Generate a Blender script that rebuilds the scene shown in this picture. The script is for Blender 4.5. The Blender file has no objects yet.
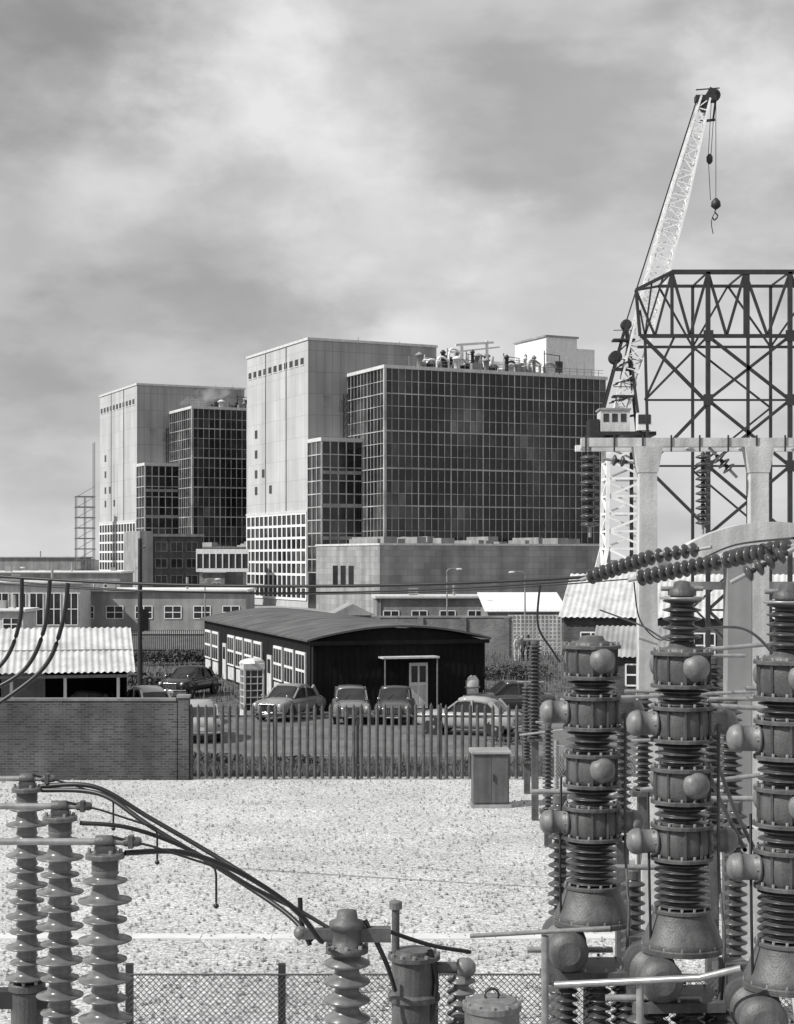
import bpy, math, random
from mathutils import Vector, Matrix
random.seed(7)
sc = bpy.context.scene
R = random.random
def U(a, b): return a + (b - a) * R()

# ------------------------------------------------------------------ survey helpers
F = 1650.0; CX = 397.0; HY = 558.0; H = 7.0      # camera constants used when surveying the site
def X(px, D): return (px - CX) * D / F
def Z(py, D): return H + (HY - py) * D / F
def W(px, py, D): return Vector((X(px, D), D, Z(py, D)))

# ------------------------------------------------------------------ materials
def nt(m):
    m.use_nodes = True
    n = m.node_tree.nodes; l = m.node_tree.links
    return n, l, n['Principled BSDF']
def mat(name, g, rough=0.7, var=0.25, scale=3.0, metal=0.0, bump=0.0, bscale=None, streak=0.0, spec=None):
    m = bpy.data.materials.new(name); n, l, b = nt(m)
    tc = n.new('ShaderNodeTexCoord')
    no = n.new('ShaderNodeTexNoise'); no.inputs['Scale'].default_value = scale; no.inputs['Detail'].default_value = 6; no.inputs['Roughness'].default_value = 0.65
    l.new(tc.outputs['Object'], no.inputs['Vector'])
    mr = n.new('ShaderNodeMapRange'); mr.inputs['From Min'].default_value = 0.3; mr.inputs['From Max'].default_value = 0.7
    mr.inputs['To Min'].default_value = g * (1 - var); mr.inputs['To Max'].default_value = g * (1 + var)
    l.new(no.outputs['Fac'], mr.inputs['Value'])
    out = mr.outputs['Result']
    if streak > 0:
        mp = n.new('ShaderNodeMapping'); mp.inputs['Scale'].default_value = (1, 1, 0.06)
        l.new(tc.outputs['Object'], mp.inputs['Vector'])
        n2 = n.new('ShaderNodeTexNoise'); n2.inputs['Scale'].default_value = scale * 2.5; n2.inputs['Detail'].default_value = 4
        l.new(mp.outputs['Vector'], n2.inputs['Vector'])
        m2 = n.new('ShaderNodeMapRange'); m2.inputs['From Min'].default_value = 0.35; m2.inputs['From Max'].default_value = 0.65
        m2.inputs['To Min'].default_value = 1 - streak; m2.inputs['To Max'].default_value = 1
        l.new(n2.outputs['Fac'], m2.inputs['Value'])
        mu = n.new('ShaderNodeMath'); mu.operation = 'MULTIPLY'
        l.new(out, mu.inputs[0]); l.new(m2.outputs['Result'], mu.inputs[1]); out = mu.outputs[0]
    l.new(out, b.inputs['Base Color'])
    b.inputs['Roughness'].default_value = rough; b.inputs['Metallic'].default_value = metal
    if spec is not None: b.inputs['Specular IOR Level'].default_value = spec
    if bump > 0:
        n3 = n.new('ShaderNodeTexNoise'); n3.inputs['Scale'].default_value = bscale or scale * 8; n3.inputs['Detail'].default_value = 3
        l.new(tc.outputs['Object'], n3.inputs['Vector'])
        bp = n.new('ShaderNodeBump'); bp.inputs['Strength'].default_value = bump; bp.inputs['Distance'].default_value = 0.05
        l.new(n3.outputs['Fac'], bp.inputs['Height']); l.new(bp.outputs['Normal'], b.inputs['Normal'])
    return m
def brickmat(name, c1, c2, mo, bw, bh, mort, rough=0.85, var=0.3, offset=0.5, nscale=0.3, streak=.2, sscale=.8):
    m = bpy.data.materials.new(name); n, l, b = nt(m)
    tc = n.new('ShaderNodeTexCoord'); sp = n.new('ShaderNodeSeparateXYZ'); l.new(tc.outputs['Object'], sp.inputs[0])
    ad = n.new('ShaderNodeMath'); ad.operation = 'ADD'; l.new(sp.outputs[0], ad.inputs[0]); l.new(sp.outputs[1], ad.inputs[1])
    cb = n.new('ShaderNodeCombineXYZ'); l.new(ad.outputs[0], cb.inputs[0]); l.new(sp.outputs[2], cb.inputs[1])
    br = n.new('ShaderNodeTexBrick'); br.offset = offset
    br.inputs['Scale'].default_value = 1; br.inputs['Brick Width'].default_value = bw; br.inputs['Row Height'].default_value = bh
    br.inputs['Mortar Size'].default_value = mort; br.inputs['Mortar Smooth'].default_value = 0.1
    br.inputs['Color1'].default_value = (c1, c1, c1, 1); br.inputs['Color2'].default_value = (c2, c2, c2, 1); br.inputs['Mortar'].default_value = (mo, mo, mo, 1)
    l.new(cb.outputs[0], br.inputs['Vector'])
    no = n.new('ShaderNodeTexNoise'); no.inputs['Scale'].default_value = nscale; no.inputs['Detail'].default_value = 7
    l.new(tc.outputs['Object'], no.inputs['Vector'])
    mr = n.new('ShaderNodeMapRange'); mr.inputs['From Min'].default_value = 0.3; mr.inputs['From Max'].default_value = 0.7
    mr.inputs['To Min'].default_value = 1 - var; mr.inputs['To Max'].default_value = 1 + var
    l.new(no.outputs['Fac'], mr.inputs['Value'])
    mp = n.new('ShaderNodeMapping'); mp.inputs['Scale'].default_value = (1, 1, 0.05); l.new(tc.outputs['Object'], mp.inputs['Vector'])
    n2 = n.new('ShaderNodeTexNoise'); n2.inputs['Scale'].default_value = sscale; n2.inputs['Detail'].default_value = 6; l.new(mp.outputs[0], n2.inputs['Vector'])
    m2 = n.new('ShaderNodeMapRange'); m2.inputs['From Min'].default_value = .35; m2.inputs['From Max'].default_value = .62; m2.inputs['To Min'].default_value = 1-streak; m2.inputs['To Max'].default_value = 1
    l.new(n2.outputs['Fac'], m2.inputs['Value'])
    mu = n.new('ShaderNodeMath'); mu.operation = 'MULTIPLY'; l.new(mr.outputs[0], mu.inputs[0]); l.new(m2.outputs[0], mu.inputs[1])
    mx = n.new('ShaderNodeVectorMath'); mx.operation = 'SCALE'
    l.new(br.outputs['Color'], mx.inputs[0]); l.new(mu.outputs[0], mx.inputs['Scale'])
    l.new(mx.outputs[0], b.inputs['Base Color']); b.inputs['Roughness'].default_value = rough
    return m
def gravelmat(name, lo, hi, vs, big, dark=.3):
    m = bpy.data.materials.new(name); n, l, b = nt(m)
    tc = n.new('ShaderNodeTexCoord')
    vo = n.new('ShaderNodeTexVoronoi'); vo.inputs['Scale'].default_value = vs; vo.inputs['Randomness'].default_value = 1
    l.new(tc.outputs['Object'], vo.inputs['Vector'])
    bw = n.new('ShaderNodeRGBToBW'); l.new(vo.outputs['Color'], bw.inputs[0])
    n1 = n.new('ShaderNodeTexNoise'); n1.inputs['Scale'].default_value = vs * 0.3; n1.inputs['Detail'].default_value = 7; n1.inputs['Roughness'].default_value = .9
    l.new(tc.outputs['Object'], n1.inputs['Vector'])
    n2 = n.new('ShaderNodeTexNoise'); n2.inputs['Scale'].default_value = big; n2.inputs['Detail'].default_value = 7; n2.inputs['Roughness'].default_value = .65
    l.new(tc.outputs['Object'], n2.inputs['Vector'])
    m1 = n.new('ShaderNodeMapRange'); m1.inputs['From Min'].default_value = .15; m1.inputs['From Max'].default_value = .7
    m1.inputs['To Min'].default_value = lo; m1.inputs['To Max'].default_value = hi; l.new(bw.outputs[0], m1.inputs['Value'])
    m2 = n.new('ShaderNodeMapRange'); m2.inputs['From Min'].default_value = .38; m2.inputs['From Max'].default_value = .52
    m2.inputs['To Min'].default_value = dark; m2.inputs['To Max'].default_value = 1.05; l.new(n1.outputs['Fac'], m2.inputs['Value'])
    m3 = n.new('ShaderNodeMapRange'); m3.inputs['From Min'].default_value = .32; m3.inputs['From Max'].default_value = .6
    m3.inputs['To Min'].default_value = .78; m3.inputs['To Max'].default_value = 1.06; l.new(n2.outputs['Fac'], m3.inputs['Value'])
    a = n.new('ShaderNodeMath'); a.operation = 'MULTIPLY'; l.new(m1.outputs[0], a.inputs[0]); l.new(m2.outputs[0], a.inputs[1])
    c = n.new('ShaderNodeMath'); c.operation = 'MULTIPLY'; l.new(a.outputs[0], c.inputs[0]); l.new(m3.outputs[0], c.inputs[1])
    l.new(c.outputs[0], b.inputs['Base Color']); b.inputs['Roughness'].default_value = .95; b.inputs['Specular IOR Level'].default_value = .2
    bp = n.new('ShaderNodeBump'); bp.inputs['Strength'].default_value = .6; bp.inputs['Distance'].default_value = .04
    l.new(n1.outputs['Fac'], bp.inputs['Height']); l.new(bp.outputs['Normal'], b.inputs['Normal'])
    return m

M_gravel = gravelmat('gravel', .30, .72, 30, .3)
M_grass = gravelmat('rough_grass', .04, .15, 6, .05)
M_grass2 = gravelmat('dry_grass', .06, .19, 14, .3)
M_asph = mat('asphalt', .12, .9, .4, .6, bump=.3, bscale=40)
M_conc = mat('concrete_white', .54, .8, .22, 1.5, streak=.35, bump=.15, bscale=20)
M_path = mat('path_concrete', .58, .85, .12, 2, streak=0)
M_concd = mat('concrete_grey', .30, .85, .25, .5, streak=.3)
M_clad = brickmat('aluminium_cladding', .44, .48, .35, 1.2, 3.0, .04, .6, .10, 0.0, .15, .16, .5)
M_clad_shade = brickmat('cladding_shaded', .33, .37, .25, 1.2, 3.0, .05, .6, .12, 0.0, .12, .3, .5)  # darker copy of the cladding, puts the front's shade into its colour
M_base = brickmat('base_block', .25, .33, .22, 1.6, .8, .03, .9, .15, .5, .3, .35, .6)
M_brick = brickmat('brown_brick', .04, .09, .11, .23, .078, .012, .9, .35, .5, .8, .3, 2)
M_brickl = brickmat('brick_light', .14, .24, .22, .23, .078, .012, .9, .25, .5, .4, .3, 1)
M_gl = [mat('dark_glass_%d' % i, g, .16, .8, .22) for i, g in enumerate((.010, .024, .05, .10))]
M_glw = mat('window_glass', .03, .15, .5, 1)
M_frame = mat('window_frame_grey', .38, .6, .5, .3)
M_white = mat('white_paint', .75, .6, .1, 2, streak=.15)
M_offw = mat('offwhite_paint', .58, .7, .18, 2, streak=.2)
M_black = mat('black_tar_paint', .010, .75, .5, 1.5, streak=.3, spec=.2)
M_felt = mat('roofing_felt', .085, .85, .4, .6, streak=0, bump=.2)
M_roof = mat('flat_roof', .3, .9, .2, .5)
M_steel = mat('painted_steel_dark', .025, .55, .4, 2)
M_steelg = mat('galvanised_steel', .28, .5, .25, 6, metal=.3)
M_wire = mat('fence_wire', .07, .5, .3, 6)
M_pale = mat('palisade_paint', .085, .6, .5, 3, streak=.3)
M_porc = mat('porcelain_brown', .15, .26, .35, 5, streak=.25)
M_porcd = mat('porcelain_dark', .06, .28, .45, 5, streak=.2)
M_body = mat('breaker_paint', .095, .5, .4, 5, bump=.15, bscale=60, streak=.35)
M_bodyl = mat('breaker_head_paint', .17, .45, .35, 6, bump=.1, bscale=60, streak=.3)
M_cable = mat('black_cable', .012, .45, .3, 5)
M_alu = mat('aluminium_tube', .30, .4, .3, 10, metal=.4)
M_crane = mat('crane_paint_light', .78, .6, .15, 1)
M_wood = mat('creosoted_wood', .035, .9, .4, 3, streak=.4)
M_leaf = mat('foliage', .06, .8, .6, 4)
M_rubber = mat('rubber', .02, .8, .2, 5)
M_chrome = mat('chrome', .6, .15, .1, 5, metal=1)
M_skin = mat('skin', .4, .6, .1, 5)
M_cloth = mat('dark_cloth', .05, .9, .3, 5)
M_clothl = mat('light_cloth', .5, .9, .2, 5)
M_lamp = mat('headlamp_glass', .6, .08, .1, 5)

# ------------------------------------------------------------------ mesh toolkit
class Part:
    def __init__(s, name, m): s.name = name; s.m = m; s.v = []; s.f = []; s.s = []
    def add(s, vs, fs, smooth=False):
        o = len(s.v); s.v += [tuple(v) for v in vs]
        for f in fs: s.f.append([o + i for i in f]); s.s.append(smooth)
        return s
    def box(s, x0, x1, y0, y1, z0, z1):
        return s.add([(x0,y0,z0),(x1,y0,z0),(x1,y1,z0),(x0,y1,z0),(x0,y0,z1),(x1,y0,z1),(x1,y1,z1),(x0,y1,z1)],
              [(0,3,2,1),(4,5,6,7),(0,1,5,4),(1,2,6,5),(2,3,7,6),(3,0,4,7)])
    def beam(s, a, b, w, h=None):
        a = Vector(a); b = Vector(b); h = h or w; d = (b - a)
        if d.length < 1e-6: return s
        if d.z < 0 and abs(d.x) < 1e-6 and abs(d.y) < 1e-6: a, b = b, a; d = b - a
        q = Vector((0, 0, 1)).rotation_difference(d.normalized()); L = d.length
        vs = [a + q @ Vector((x * w / 2, y * h / 2, z)) for z in (0, L) for x, y in ((-1,-1),(1,-1),(1,1),(-1,1))]
        return s.add(vs, [(0,3,2,1),(4,5,6,7),(0,1,5,4),(1,2,6,5),(2,3,7,6),(3,0,4,7)])
    def tube(s, a, b, r, n=8, r2=None):
        a = Vector(a); b = Vector(b); return s.rev([(r, 0), (r if r2 is None else r2, (b - a).length)], a, b - a, n)
    def rev(s, prof, base=(0,0,0), axis=(0,0,1), n=20, smooth=True, cap=True):
        base = Vector(base); ax = Vector(axis).normalized()
        q = Vector((0,0,1)).rotation_difference(ax)
        if (ax - Vector((0,0,-1))).length < 1e-5: q = Matrix.Rotation(math.pi, 3, 'X').to_quaternion()
        vs = []
        for r, z in prof:
            for i in range(n):
                t = 2 * math.pi * i / n; vs.append(base + q @ Vector((r * math.cos(t), r * math.sin(t), z)))
        fs = []
        for j in range(len(prof) - 1):
            for i in range(n):
                k = (i + 1) % n; fs.append((j*n+i, j*n+k, (j+1)*n+k, (j+1)*n+i))
        s.add(vs, fs, smooth)
        if cap:
            m = len(prof) - 1
            s.add(vs[:n], [tuple(reversed(range(n)))]); s.add(vs[m*n:], [tuple(range(n))])
        return s
    def cyl(s, c, r, z0, z1, n=24):
        h = z1 - z0; e = min(.012, h * .2, r * .2)
        return s.rev([(r - e, 0), (r, 0), (r, e), (r, h - e), (r - e, h)], (c[0], c[1], z0), (0,0,1), n, smooth=False)
    def path(s, pts, r, n=8):
        pts = [Vector(p) for p in pts]; vs = []
        for i, p in enumerate(pts):
            d = (pts[min(i+1, len(pts)-1)] - pts[max(i-1, 0)]).normalized()
            up = Vector((0,0,1)) if abs(d.z) < .95 else Vector((1,0,0))
            a = d.cross(up).normalized(); b = a.cross(d).normalized()
            for k in range(n):
                t = 2 * math.pi * k / n; vs.append(p + (a * math.cos(t) + b * math.sin(t)) * r)
        fs = []
        for j in range(len(pts) - 1):
            for i in range(n):
                k = (i + 1) % n; fs.append((j*n+i, j*n+k, (j+1)*n+k, (j+1)*n+i))
        return s.add(vs, fs, True)
    def ball(s, c, r, n=16, m=10, sc=(1,1,1)):
        vs = []; fs = []
        for j in range(m + 1):
            p = math.pi * j / m
            for i in range(n):
                t = 2*math.pi*i/n; vs.append((c[0]+sc[0]*r*math.sin(p)*math.cos(t), c[1]+sc[1]*r*math.sin(p)*math.sin(t), c[2]-sc[2]*r*math.cos(p)))
        for j in range(m):
            for i in range(n):
                k = (i+1) % n; fs.append((j*n+i, j*n+k, (j+1)*n+k, (j+1)*n+i))
        return s.add(vs, fs, True)
    def loft(s, rings, smooth=True, cap=True):
        n = len(rings[0]); vs = [p for r in rings for p in r]; fs = []
        for j in range(len(rings)-1):
            for i in range(n):
                k = (i+1) % n; fs.append((j*n+i, j*n+k, (j+1)*n+k, (j+1)*n+i))
        if cap: fs.append(tuple(reversed(range(n)))); fs.append(tuple(range((len(rings)-1)*n, len(rings)*n)))
        return s.add(vs, fs, smooth)
def mesh_obj(name, p):
    me = bpy.data.meshes.new(name); me.from_pydata(p.v, [], p.f); me.materials.append(p.m)
    me.polygons.foreach_set('use_smooth', p.s); me.update()
    o = bpy.data.objects.new(name, me); sc.collection.objects.link(o); return o
class Thing:
    def __init__(s, name, loc=(0,0,0), rz=0.0):
        s.e = bpy.data.objects.new(name, None); s.e.empty_display_size = .3; sc.collection.objects.link(s.e)
        s.e.location = loc; s.e.rotation_euler = (0, 0, rz); s.p = {}
    def __call__(s, part, m):
        if part not in s.p: s.p[part] = Part(part, m)
        return s.p[part]
    def done(s):
        for k, p in s.p.items():
            if p.v: o = mesh_obj(k, p); o.parent = s.e
        return s.e
def catenary(a, b, sag, n=24):
    a = Vector(a); b = Vector(b); out = []
    for i in range(n + 1):
        t = i / n; p = a.lerp(b, t); p.z -= sag * 4 * t * (1 - t); out.append(p)
    return out
def bez(pts, n=10):
    P = [Vector(p) for p in pts]; out = []
    for i in range(len(P) - 1):
        p0 = P[max(i-1,0)]; p1 = P[i]; p2 = P[i+1]; p3 = P[min(i+2,len(P)-1)]
        for k in range(n):
            t = k / n
            out.append(.5*((2*p1)+(p2-p0)*t+(2*p0-5*p1+4*p2-p3)*t*t+(3*p1-p0-3*p2+p3)*t**3))
    out.append(P[-1]); return out
def sheet(name, m, x0, x1, y0, y1, z):
    p = Part(name, m); p.add([(x0,y0,z),(x1,y0,z),(x1,y1,z),(x0,y1,z)], [(0,1,2,3)]); return mesh_obj(name, p)

# ------------------------------------------------------------------ ground
sheet('ground', M_grass, -3000, 3000, -100, 6000, 0)
sheet('gravel_yard', M_gravel, -40, 30, -5, 52.9, .006)
sheet('grass_verge', M_grass2, -40, 60, 52.9, 57.5, .006)
sheet('car_park', M_asph, -40, 60, 57.65, 74, .006)
sheet('works_road', M_asph, -90, 90, 126, 150, .006)
sheet('station_apron', M_concd, -120, 120, 150.5, 420, .006)
t = Thing('kerb', (0, 57.5, 0)); t('stone', M_concd).box(-40, 60, 0, .14, 0, .12); t.done()
t = Thing('concrete_path', (0, 30.2, 0))
for i in range(14): t('slabs', M_path).box(-14 + i*1.3, -14 + i*1.3 + 1.29, U(-.01,.01), .40, 0, .035 + .004 * (i % 2))
t.done()
t = Thing('cable_trench_cover', (0, 37.5, 0))
for i in range(9): t('slabs', M_concd).box(4.2 + i*.9, 4.2 + i*.9 + .88, 0, .6, 0, .04)
t.done()
p = Part('loose_stones', mat('stone', .30, .9, .6, 9))
for _ in range(7000):
    y = 24 + 28.5*R()**1.2; x = U(-.27, .3)*y; s = U(.02, .06)
    c = Vector((x, y, .012+s*.3)); vs = []
    for dx, dy, dz in ((1,0,0),(0,1,0),(-1,0,0),(0,-1,0),(0,0,.8),(0,0,-.6)): vs.append(c+Vector((dx*s*U(.6,1.2), dy*s*U(.6,1.2), dz*s*U(.6,1.1))))
    p.add(vs, [(0,1,4),(1,2,4),(2,3,4),(3,0,4)])
mesh_obj('loose_stones', p)

# ------------------------------------------------------------------ facades
def pick(i, j, nx, nz):
    v = math.sin(i*.55+1.3) + .8*math.sin(i*.21+j*.5) + .6*math.sin(j*.9) + U(-1.1, 1.1)
    return 3 if v > 2.1 else 2 if v > 1.1 else 1 if v > -.3 else 0
def facade_y(t, y, x0, x1, z0, z1, nx, nz, fw, maj=5, frame='glazing_bars', mf=None, g=.02):
    mf = mf or M_frame
    dx = (x1-x0)/nx; dz = (z1-z0)/nz
    for i in range(nx):
        for j in range(nz):
            k = pick(i, j, nx, nz); a = x0+i*dx; b = z0+j*dz; tl = U(-.012,.012); tm = U(-.012,.012)
            t('panes_%d' % k, M_gl[k]).add([(a,y+tl,b),(a+dx,y-tl,b),(a+dx,y+tm,b+dz),(a,y-tm,b+dz)], [(0,1,2,3)])
    P = t(frame, mf)
    for i in range(nx+1):
        w = fw*(2.0 if maj and i % maj == 0 else 1); P.box(x0+i*dx-w/2, x0+i*dx+w/2, y-.12, y-g, z0, z1)
    for j in range(nz+1):
        w = fw*(1.9 if maj and j % 3 == 0 else 1); P.box(x0, x1, y-.10, y-g-.005, z0+j*dz-w/2, z0+j*dz+w/2)
def facade_x(t, x, y0, y1, z0, z1, ny, nz, fw, maj=5, frame='glazing_bars_side', mf=None, g=.02):
    mf = mf or M_frame
    dy = (y1-y0)/ny; dz = (z1-z0)/nz
    for i in range(ny):
        for j in range(nz):
            k = pick(i*2, j, ny, nz); a = y0+i*dy; b = z0+j*dz; tl = U(-.012,.012)
            t('panes_%d' % k, M_gl[k]).add([(x+tl,a+dy,b),(x-tl,a,b),(x+tl,a,b+dz),(x-tl,a+dy,b+dz)], [(0,1,2,3)])
    P = t(frame, mf)
    for i in range(ny+1):
        w = fw*(2.0 if maj and i % maj == 0 else 1); P.box(x-.12, x-g, y0+i*dy-w/2, y0+i*dy+w/2, z0, z1)
    for j in range(nz+1):
        w = fw*(1.9 if maj and j % 3 == 0 else 1); P.box(x-.10, x-g-.005, y0, y1, z0+j*dz-w/2, z0+j*dz+w/2)
def win_y(t, y, x0, x1, z0, z1, nx=2, nz=1, mf=None):
    t('window_glass', M_glw).box(x0, x1, y-.03, y+.05, z0, z1)
    P = t('window_frames', mf or M_white)
    for i in range(nx+1):
        a = x0+(x1-x0)*i/nx; P.box(a-.04, a+.04, y-.07, y-.032, z0, z1)
    for j in range(nz+1):
        a = z0+(z1-z0)*j/nz; P.box(x0, x1, y-.065, y-.034, a-.04, a+.04)

RA = math.radians(25.4)
def reactor(loc):
    t = Thing('reactor_building', loc, RA)
    TH = 37.4
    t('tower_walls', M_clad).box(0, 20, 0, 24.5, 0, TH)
    t('tower_front_shaded_cladding', M_clad_shade).box(.02, 20, -.08, -.003, 23, TH - .05)
    t('parapet', M_offw).box(-.15, 20.15, -.2, .1, TH, TH+.35)
    t('parapet', M_offw).box(-.15, .1, .1, 24.6, TH, TH+.35)
    for i in range(11):
        y = 1.6 + i*2.1
        t('small_windows', M_gl[0]).box(-.06, .02, y, y+1.1, TH-3.2, TH-2.3)
        t('window_surrounds', M_offw).box(-.09, -.0, y-.12, y+1.22, TH-3.35, TH-3.22)
    for (y, z) in ((20, 25), (20, 22), (17, 19), (20, 19), (20,16.5),(14,16.5)):
        t('small_windows', M_gl[0]).box(-.06, .02, y, y+1.0, z, z+1.2)
    t('downpipes', M_concd).box(-.12, -.01, 8.1, 8.3, 13.7, TH); t('downpipes', M_concd).box(-.12, -.01, 16.4, 16.55, 13.7, TH)
    for (x, z) in ((2.2, 28.2), (4.6, 27.6)):
        t('louvres', M_concd).box(x, x+1.3, -.14, -.085, z, z+1.6)
    t('string_course', M_offw).box(-.2, .02, 0, 24.5, 13.4, 13.7)
    facade_x(t, -.06, .4, 24.2, 1.2, 13.3, 13, 7, .34, 0, 'white_window_grid', M_white)
    x0, x1, y0, y1, z0, z1 = 6.09, 40.9, -12.3, 9.0, 9.0, 32.5
    t('glass_hall_core', M_gl[0]).box(x0+.05, x1-.05, y0+.05, y1, z0, z1-.02)
    facade_y(t, y0, x0, x1, z0, z1, 35, 14, .07)
    facade_x(t, x0, y0, -.1, z0, z1, 11, 14, .07)
    for z in (14.0, 19.1, 24.1, 29.1):
        t('spandrels', M_concd).box(x0, x1, y0-.05, y0-.018, z, z+.14)
    t('hall_parapet', M_offw).box(x0-.25, x1+.25, y0-.3, y0+.3, z1, z1+.45)
    t('hall_parapet', M_offw).box(x0-.25, x0+.3, y0+.3, -.1, z1, z1+.45)
    t('hall_roof', M_roof).box(x0, x1, y0+.3, y1, z1, z1+.2)
    t('corner_post', M_frame).box(x0-.2, x0+.15, y0-.2, y0+.15, z0-.5, z1)
    facade_y(t, -5.0, 0, 6.0, 5, 23.0, 5, 10, .14, 0); facade_x(t, -.02, -5.0, -.1, 5, 23.0, 3, 10, .14, 0)
    t('stair_core', M_gl[1]).box(.05, 6.0, -4.95, 0, 0, 23)
    t('stair_parapet', M_offw).box(-.2, 6.05, -5.2, -.1, 23.0, 23.5)
    for z in (9.5, 14, 18.5): t('stair_bands', M_concd).box(-.1, 6.05, -5.16, -4.9, z, z+.45)
    t('rear_stair_core', M_gl[1]).box(2.5, 9, 24.6, 31, 0, 31)
    facade_x(t, 2.45, 24.7, 31, 3, 31, 3, 18, .2, 0)
    t('base_walls', M_base).box(-1, 33, -26, -5.3, 0, 8.6)
    t('base_walls', M_base).box(6, 41, -12.1, 12, 0, 8.9)
    t('base_coping', M_offw).box(-1.1, 33.1, -26.1, -25.7, 8.6, 8.85); t('base_coping', M_offw).box(-1.1, -.7, -25.7, -5.3, 8.6, 8.85)
    for y in (-18, -15.4, -12.8): t('base_windows', M_gl[0]).box(-1.06, -.9, y, y+1.6, 3.2, 6.0)
    for x in (4, 12, 22): t('base_doors', M_gl[0]).box(x, x+1.2, -26.05, -25.9, 0, 2.2)
    P = t('roof_plant', M_white); Q = t('roof_ducts', M_concd); S = t('roof_steelwork', M_steel)
    P.box(32.5, 37.6, -10, -1, z1+.2, z1+6.0); P.box(37.6, 40.7, -9.8, -1, z1+.2, z1+4.6); t('roof_plant_caps', M_concd).box(32.3, 37.8, -10.2, -.8, z1+6.0, z1+6.25)
    t('plant_louvres', M_glw).box(34, 35.2, -10.05, -9.98, z1+1, z1+2.6)
    Q.box(20.2, 27, -2, 3, z1+.2, z1+2.2); P.box(27.5, 31.5, -3, 3, z1+.2, z1+3.0)
    for i in range(80):
        x = U(x0+5.5, 32); y = U(-11.3, -4); h = U(.7, 2.4)*(1.25 if x > 16 else .8); r = U(.15, .5)
        a = random.choice((P, Q, S)); k = R()
        if k < .3: a.rev([(r, 0), (r, h), (r*1.5, h), (r*1.5, h+.2), (r*.3, h+.5)], (x, y, z1+.2), (0,0,1), 10)
        elif k < .6: a.box(x, x+U(.6, 2.0), y, y+U(.6, 1.5), z1+.2, z1+.2+h*.7)
        elif k < .8: a.path(bez([(x, y, z1), (x, y, z1+h), (x+.8, y, z1+h+.5), (x+1.8, y, z1+h)], 5), r*.55, 8)
        else: a.beam((x, y, z1), (x, y, z1+h+1), .1); a.beam((x, y, z1+h+.6), (x+2.5, y, z1+h+.4), .09); a.beam((x+2.5, y, z1), (x+2.5, y, z1+h+.5), .09)
    for x in range(17, 32, 2):
        t('roof_gantry', M_white).beam((x, -8, z1), (x, -8, z1+U(2.2, 3.4)), .16)
    for x in (18, 20, 22, 24): t('roof_gantry', M_white).beam((x, -8, z1+3.2+(x-18)*.15), (x+2, -8, z1+3.2+(x-16)*.15), .2); t('roof_gantry', M_white).beam((x, -8, z1), (x+1, -8, z1+3), .1)
    t('roof_gantry', M_white).beam((24, -8, z1), (24, -8, z1+5.2), .3); t('roof_gantry', M_white).beam((20, -8, z1), (20, -8, z1+4.2), .3); t('roof_gantry', M_white).beam((19, -8, z1+4.3), (25, -8, z1+5.0), .3)
    for i in range(29):
        x = x0 + .4 + i*1.2; t('roof_rail', M_steelg).beam((x, y0+.5, z1), (x, y0+.5, z1+1.4), .06)
    t('roof_rail', M_steelg).beam((x0, y0+.5, z1+1.4), (x1, y0+.5, z1+1.4), .06); t('roof_rail', M_steelg).beam((x0, y0+.5, z1+1.0), (x1, y0+.5, z1+1.0), .05)
    for i in range(4): t('antennas', M_steelg).beam((9+i*3.3, 3, TH), (9+i*3.3, 3, TH+U(.5, 1.4)), .07)
    for y in (-.5, -1.7): t('hoist_mast', M_steel).beam((5.2, y, 23), (5.2, y, 30), .12)
    for k in range(7): t('hoist_mast', M_steel).beam((5.2, -.5, 23+k), (5.2, -1.7, 24+k), .08)
    for i in range(22):
        x = U(0, 32); t('base_roof_vents', M_concd).box(x, x+U(.4, 2.2), -24+U(0, 8), -14, 8.6, 8.7+U(.3, 1.2))
    t.done()
reactor((-12.4, 230, 0)); reactor((-45.7, 290, 0))

# thin steam plume above the far building: a real, light volume
mv = bpy.data.materials.new('steam'); mv.use_nodes = True; n = mv.node_tree.nodes; l = mv.node_tree.links; n.clear()
o_ = n.new('ShaderNodeOutputMaterial'); pv = n.new('ShaderNodeVolumePrincipled'); l.new(pv.outputs[0], o_.inputs['Volume']); pv.inputs['Color'].default_value = (1,1,1,1); pv.inputs['Anisotropy'].default_value = -.35
tc = n.new('ShaderNodeTexCoord'); nn = n.new('ShaderNodeTexNoise'); nn.inputs['Scale'].default_value = .6; nn.inputs['Detail'].default_value = 5; l.new(tc.outputs['Object'], nn.inputs['Vector'])
mr = n.new('ShaderNodeMapRange'); mr.inputs['From Min'].default_value = .45; mr.inputs['From Max'].default_value = .65; mr.inputs['To Min'].default_value = 0; mr.inputs['To Max'].default_value = .32
l.new(nn.outputs['Fac'], mr.inputs['Value']); l.new(mr.outputs[0], pv.inputs['Density'])
p = Part('steam_cloud', mv)
sx, sy, D = X(205,284), 284, 284
rings = []
for i, (px, py, r) in enumerate(((180,404,.3),(190,401,1.1),(201,397,1.7),(213,393,1.9),(224,389,1.5),(234,386,.9),(241,385,.2))):
    c = W(px, py, D); rings.append([(c.x-sx, 1.2*r*math.cos(a*math.pi/8), c.z-34+r*math.sin(a*math.pi/8)) for a in range(16)])
p.loft(rings); o = mesh_obj('steam_cloud', p); o.location = (sx, sy, 34)

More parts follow.
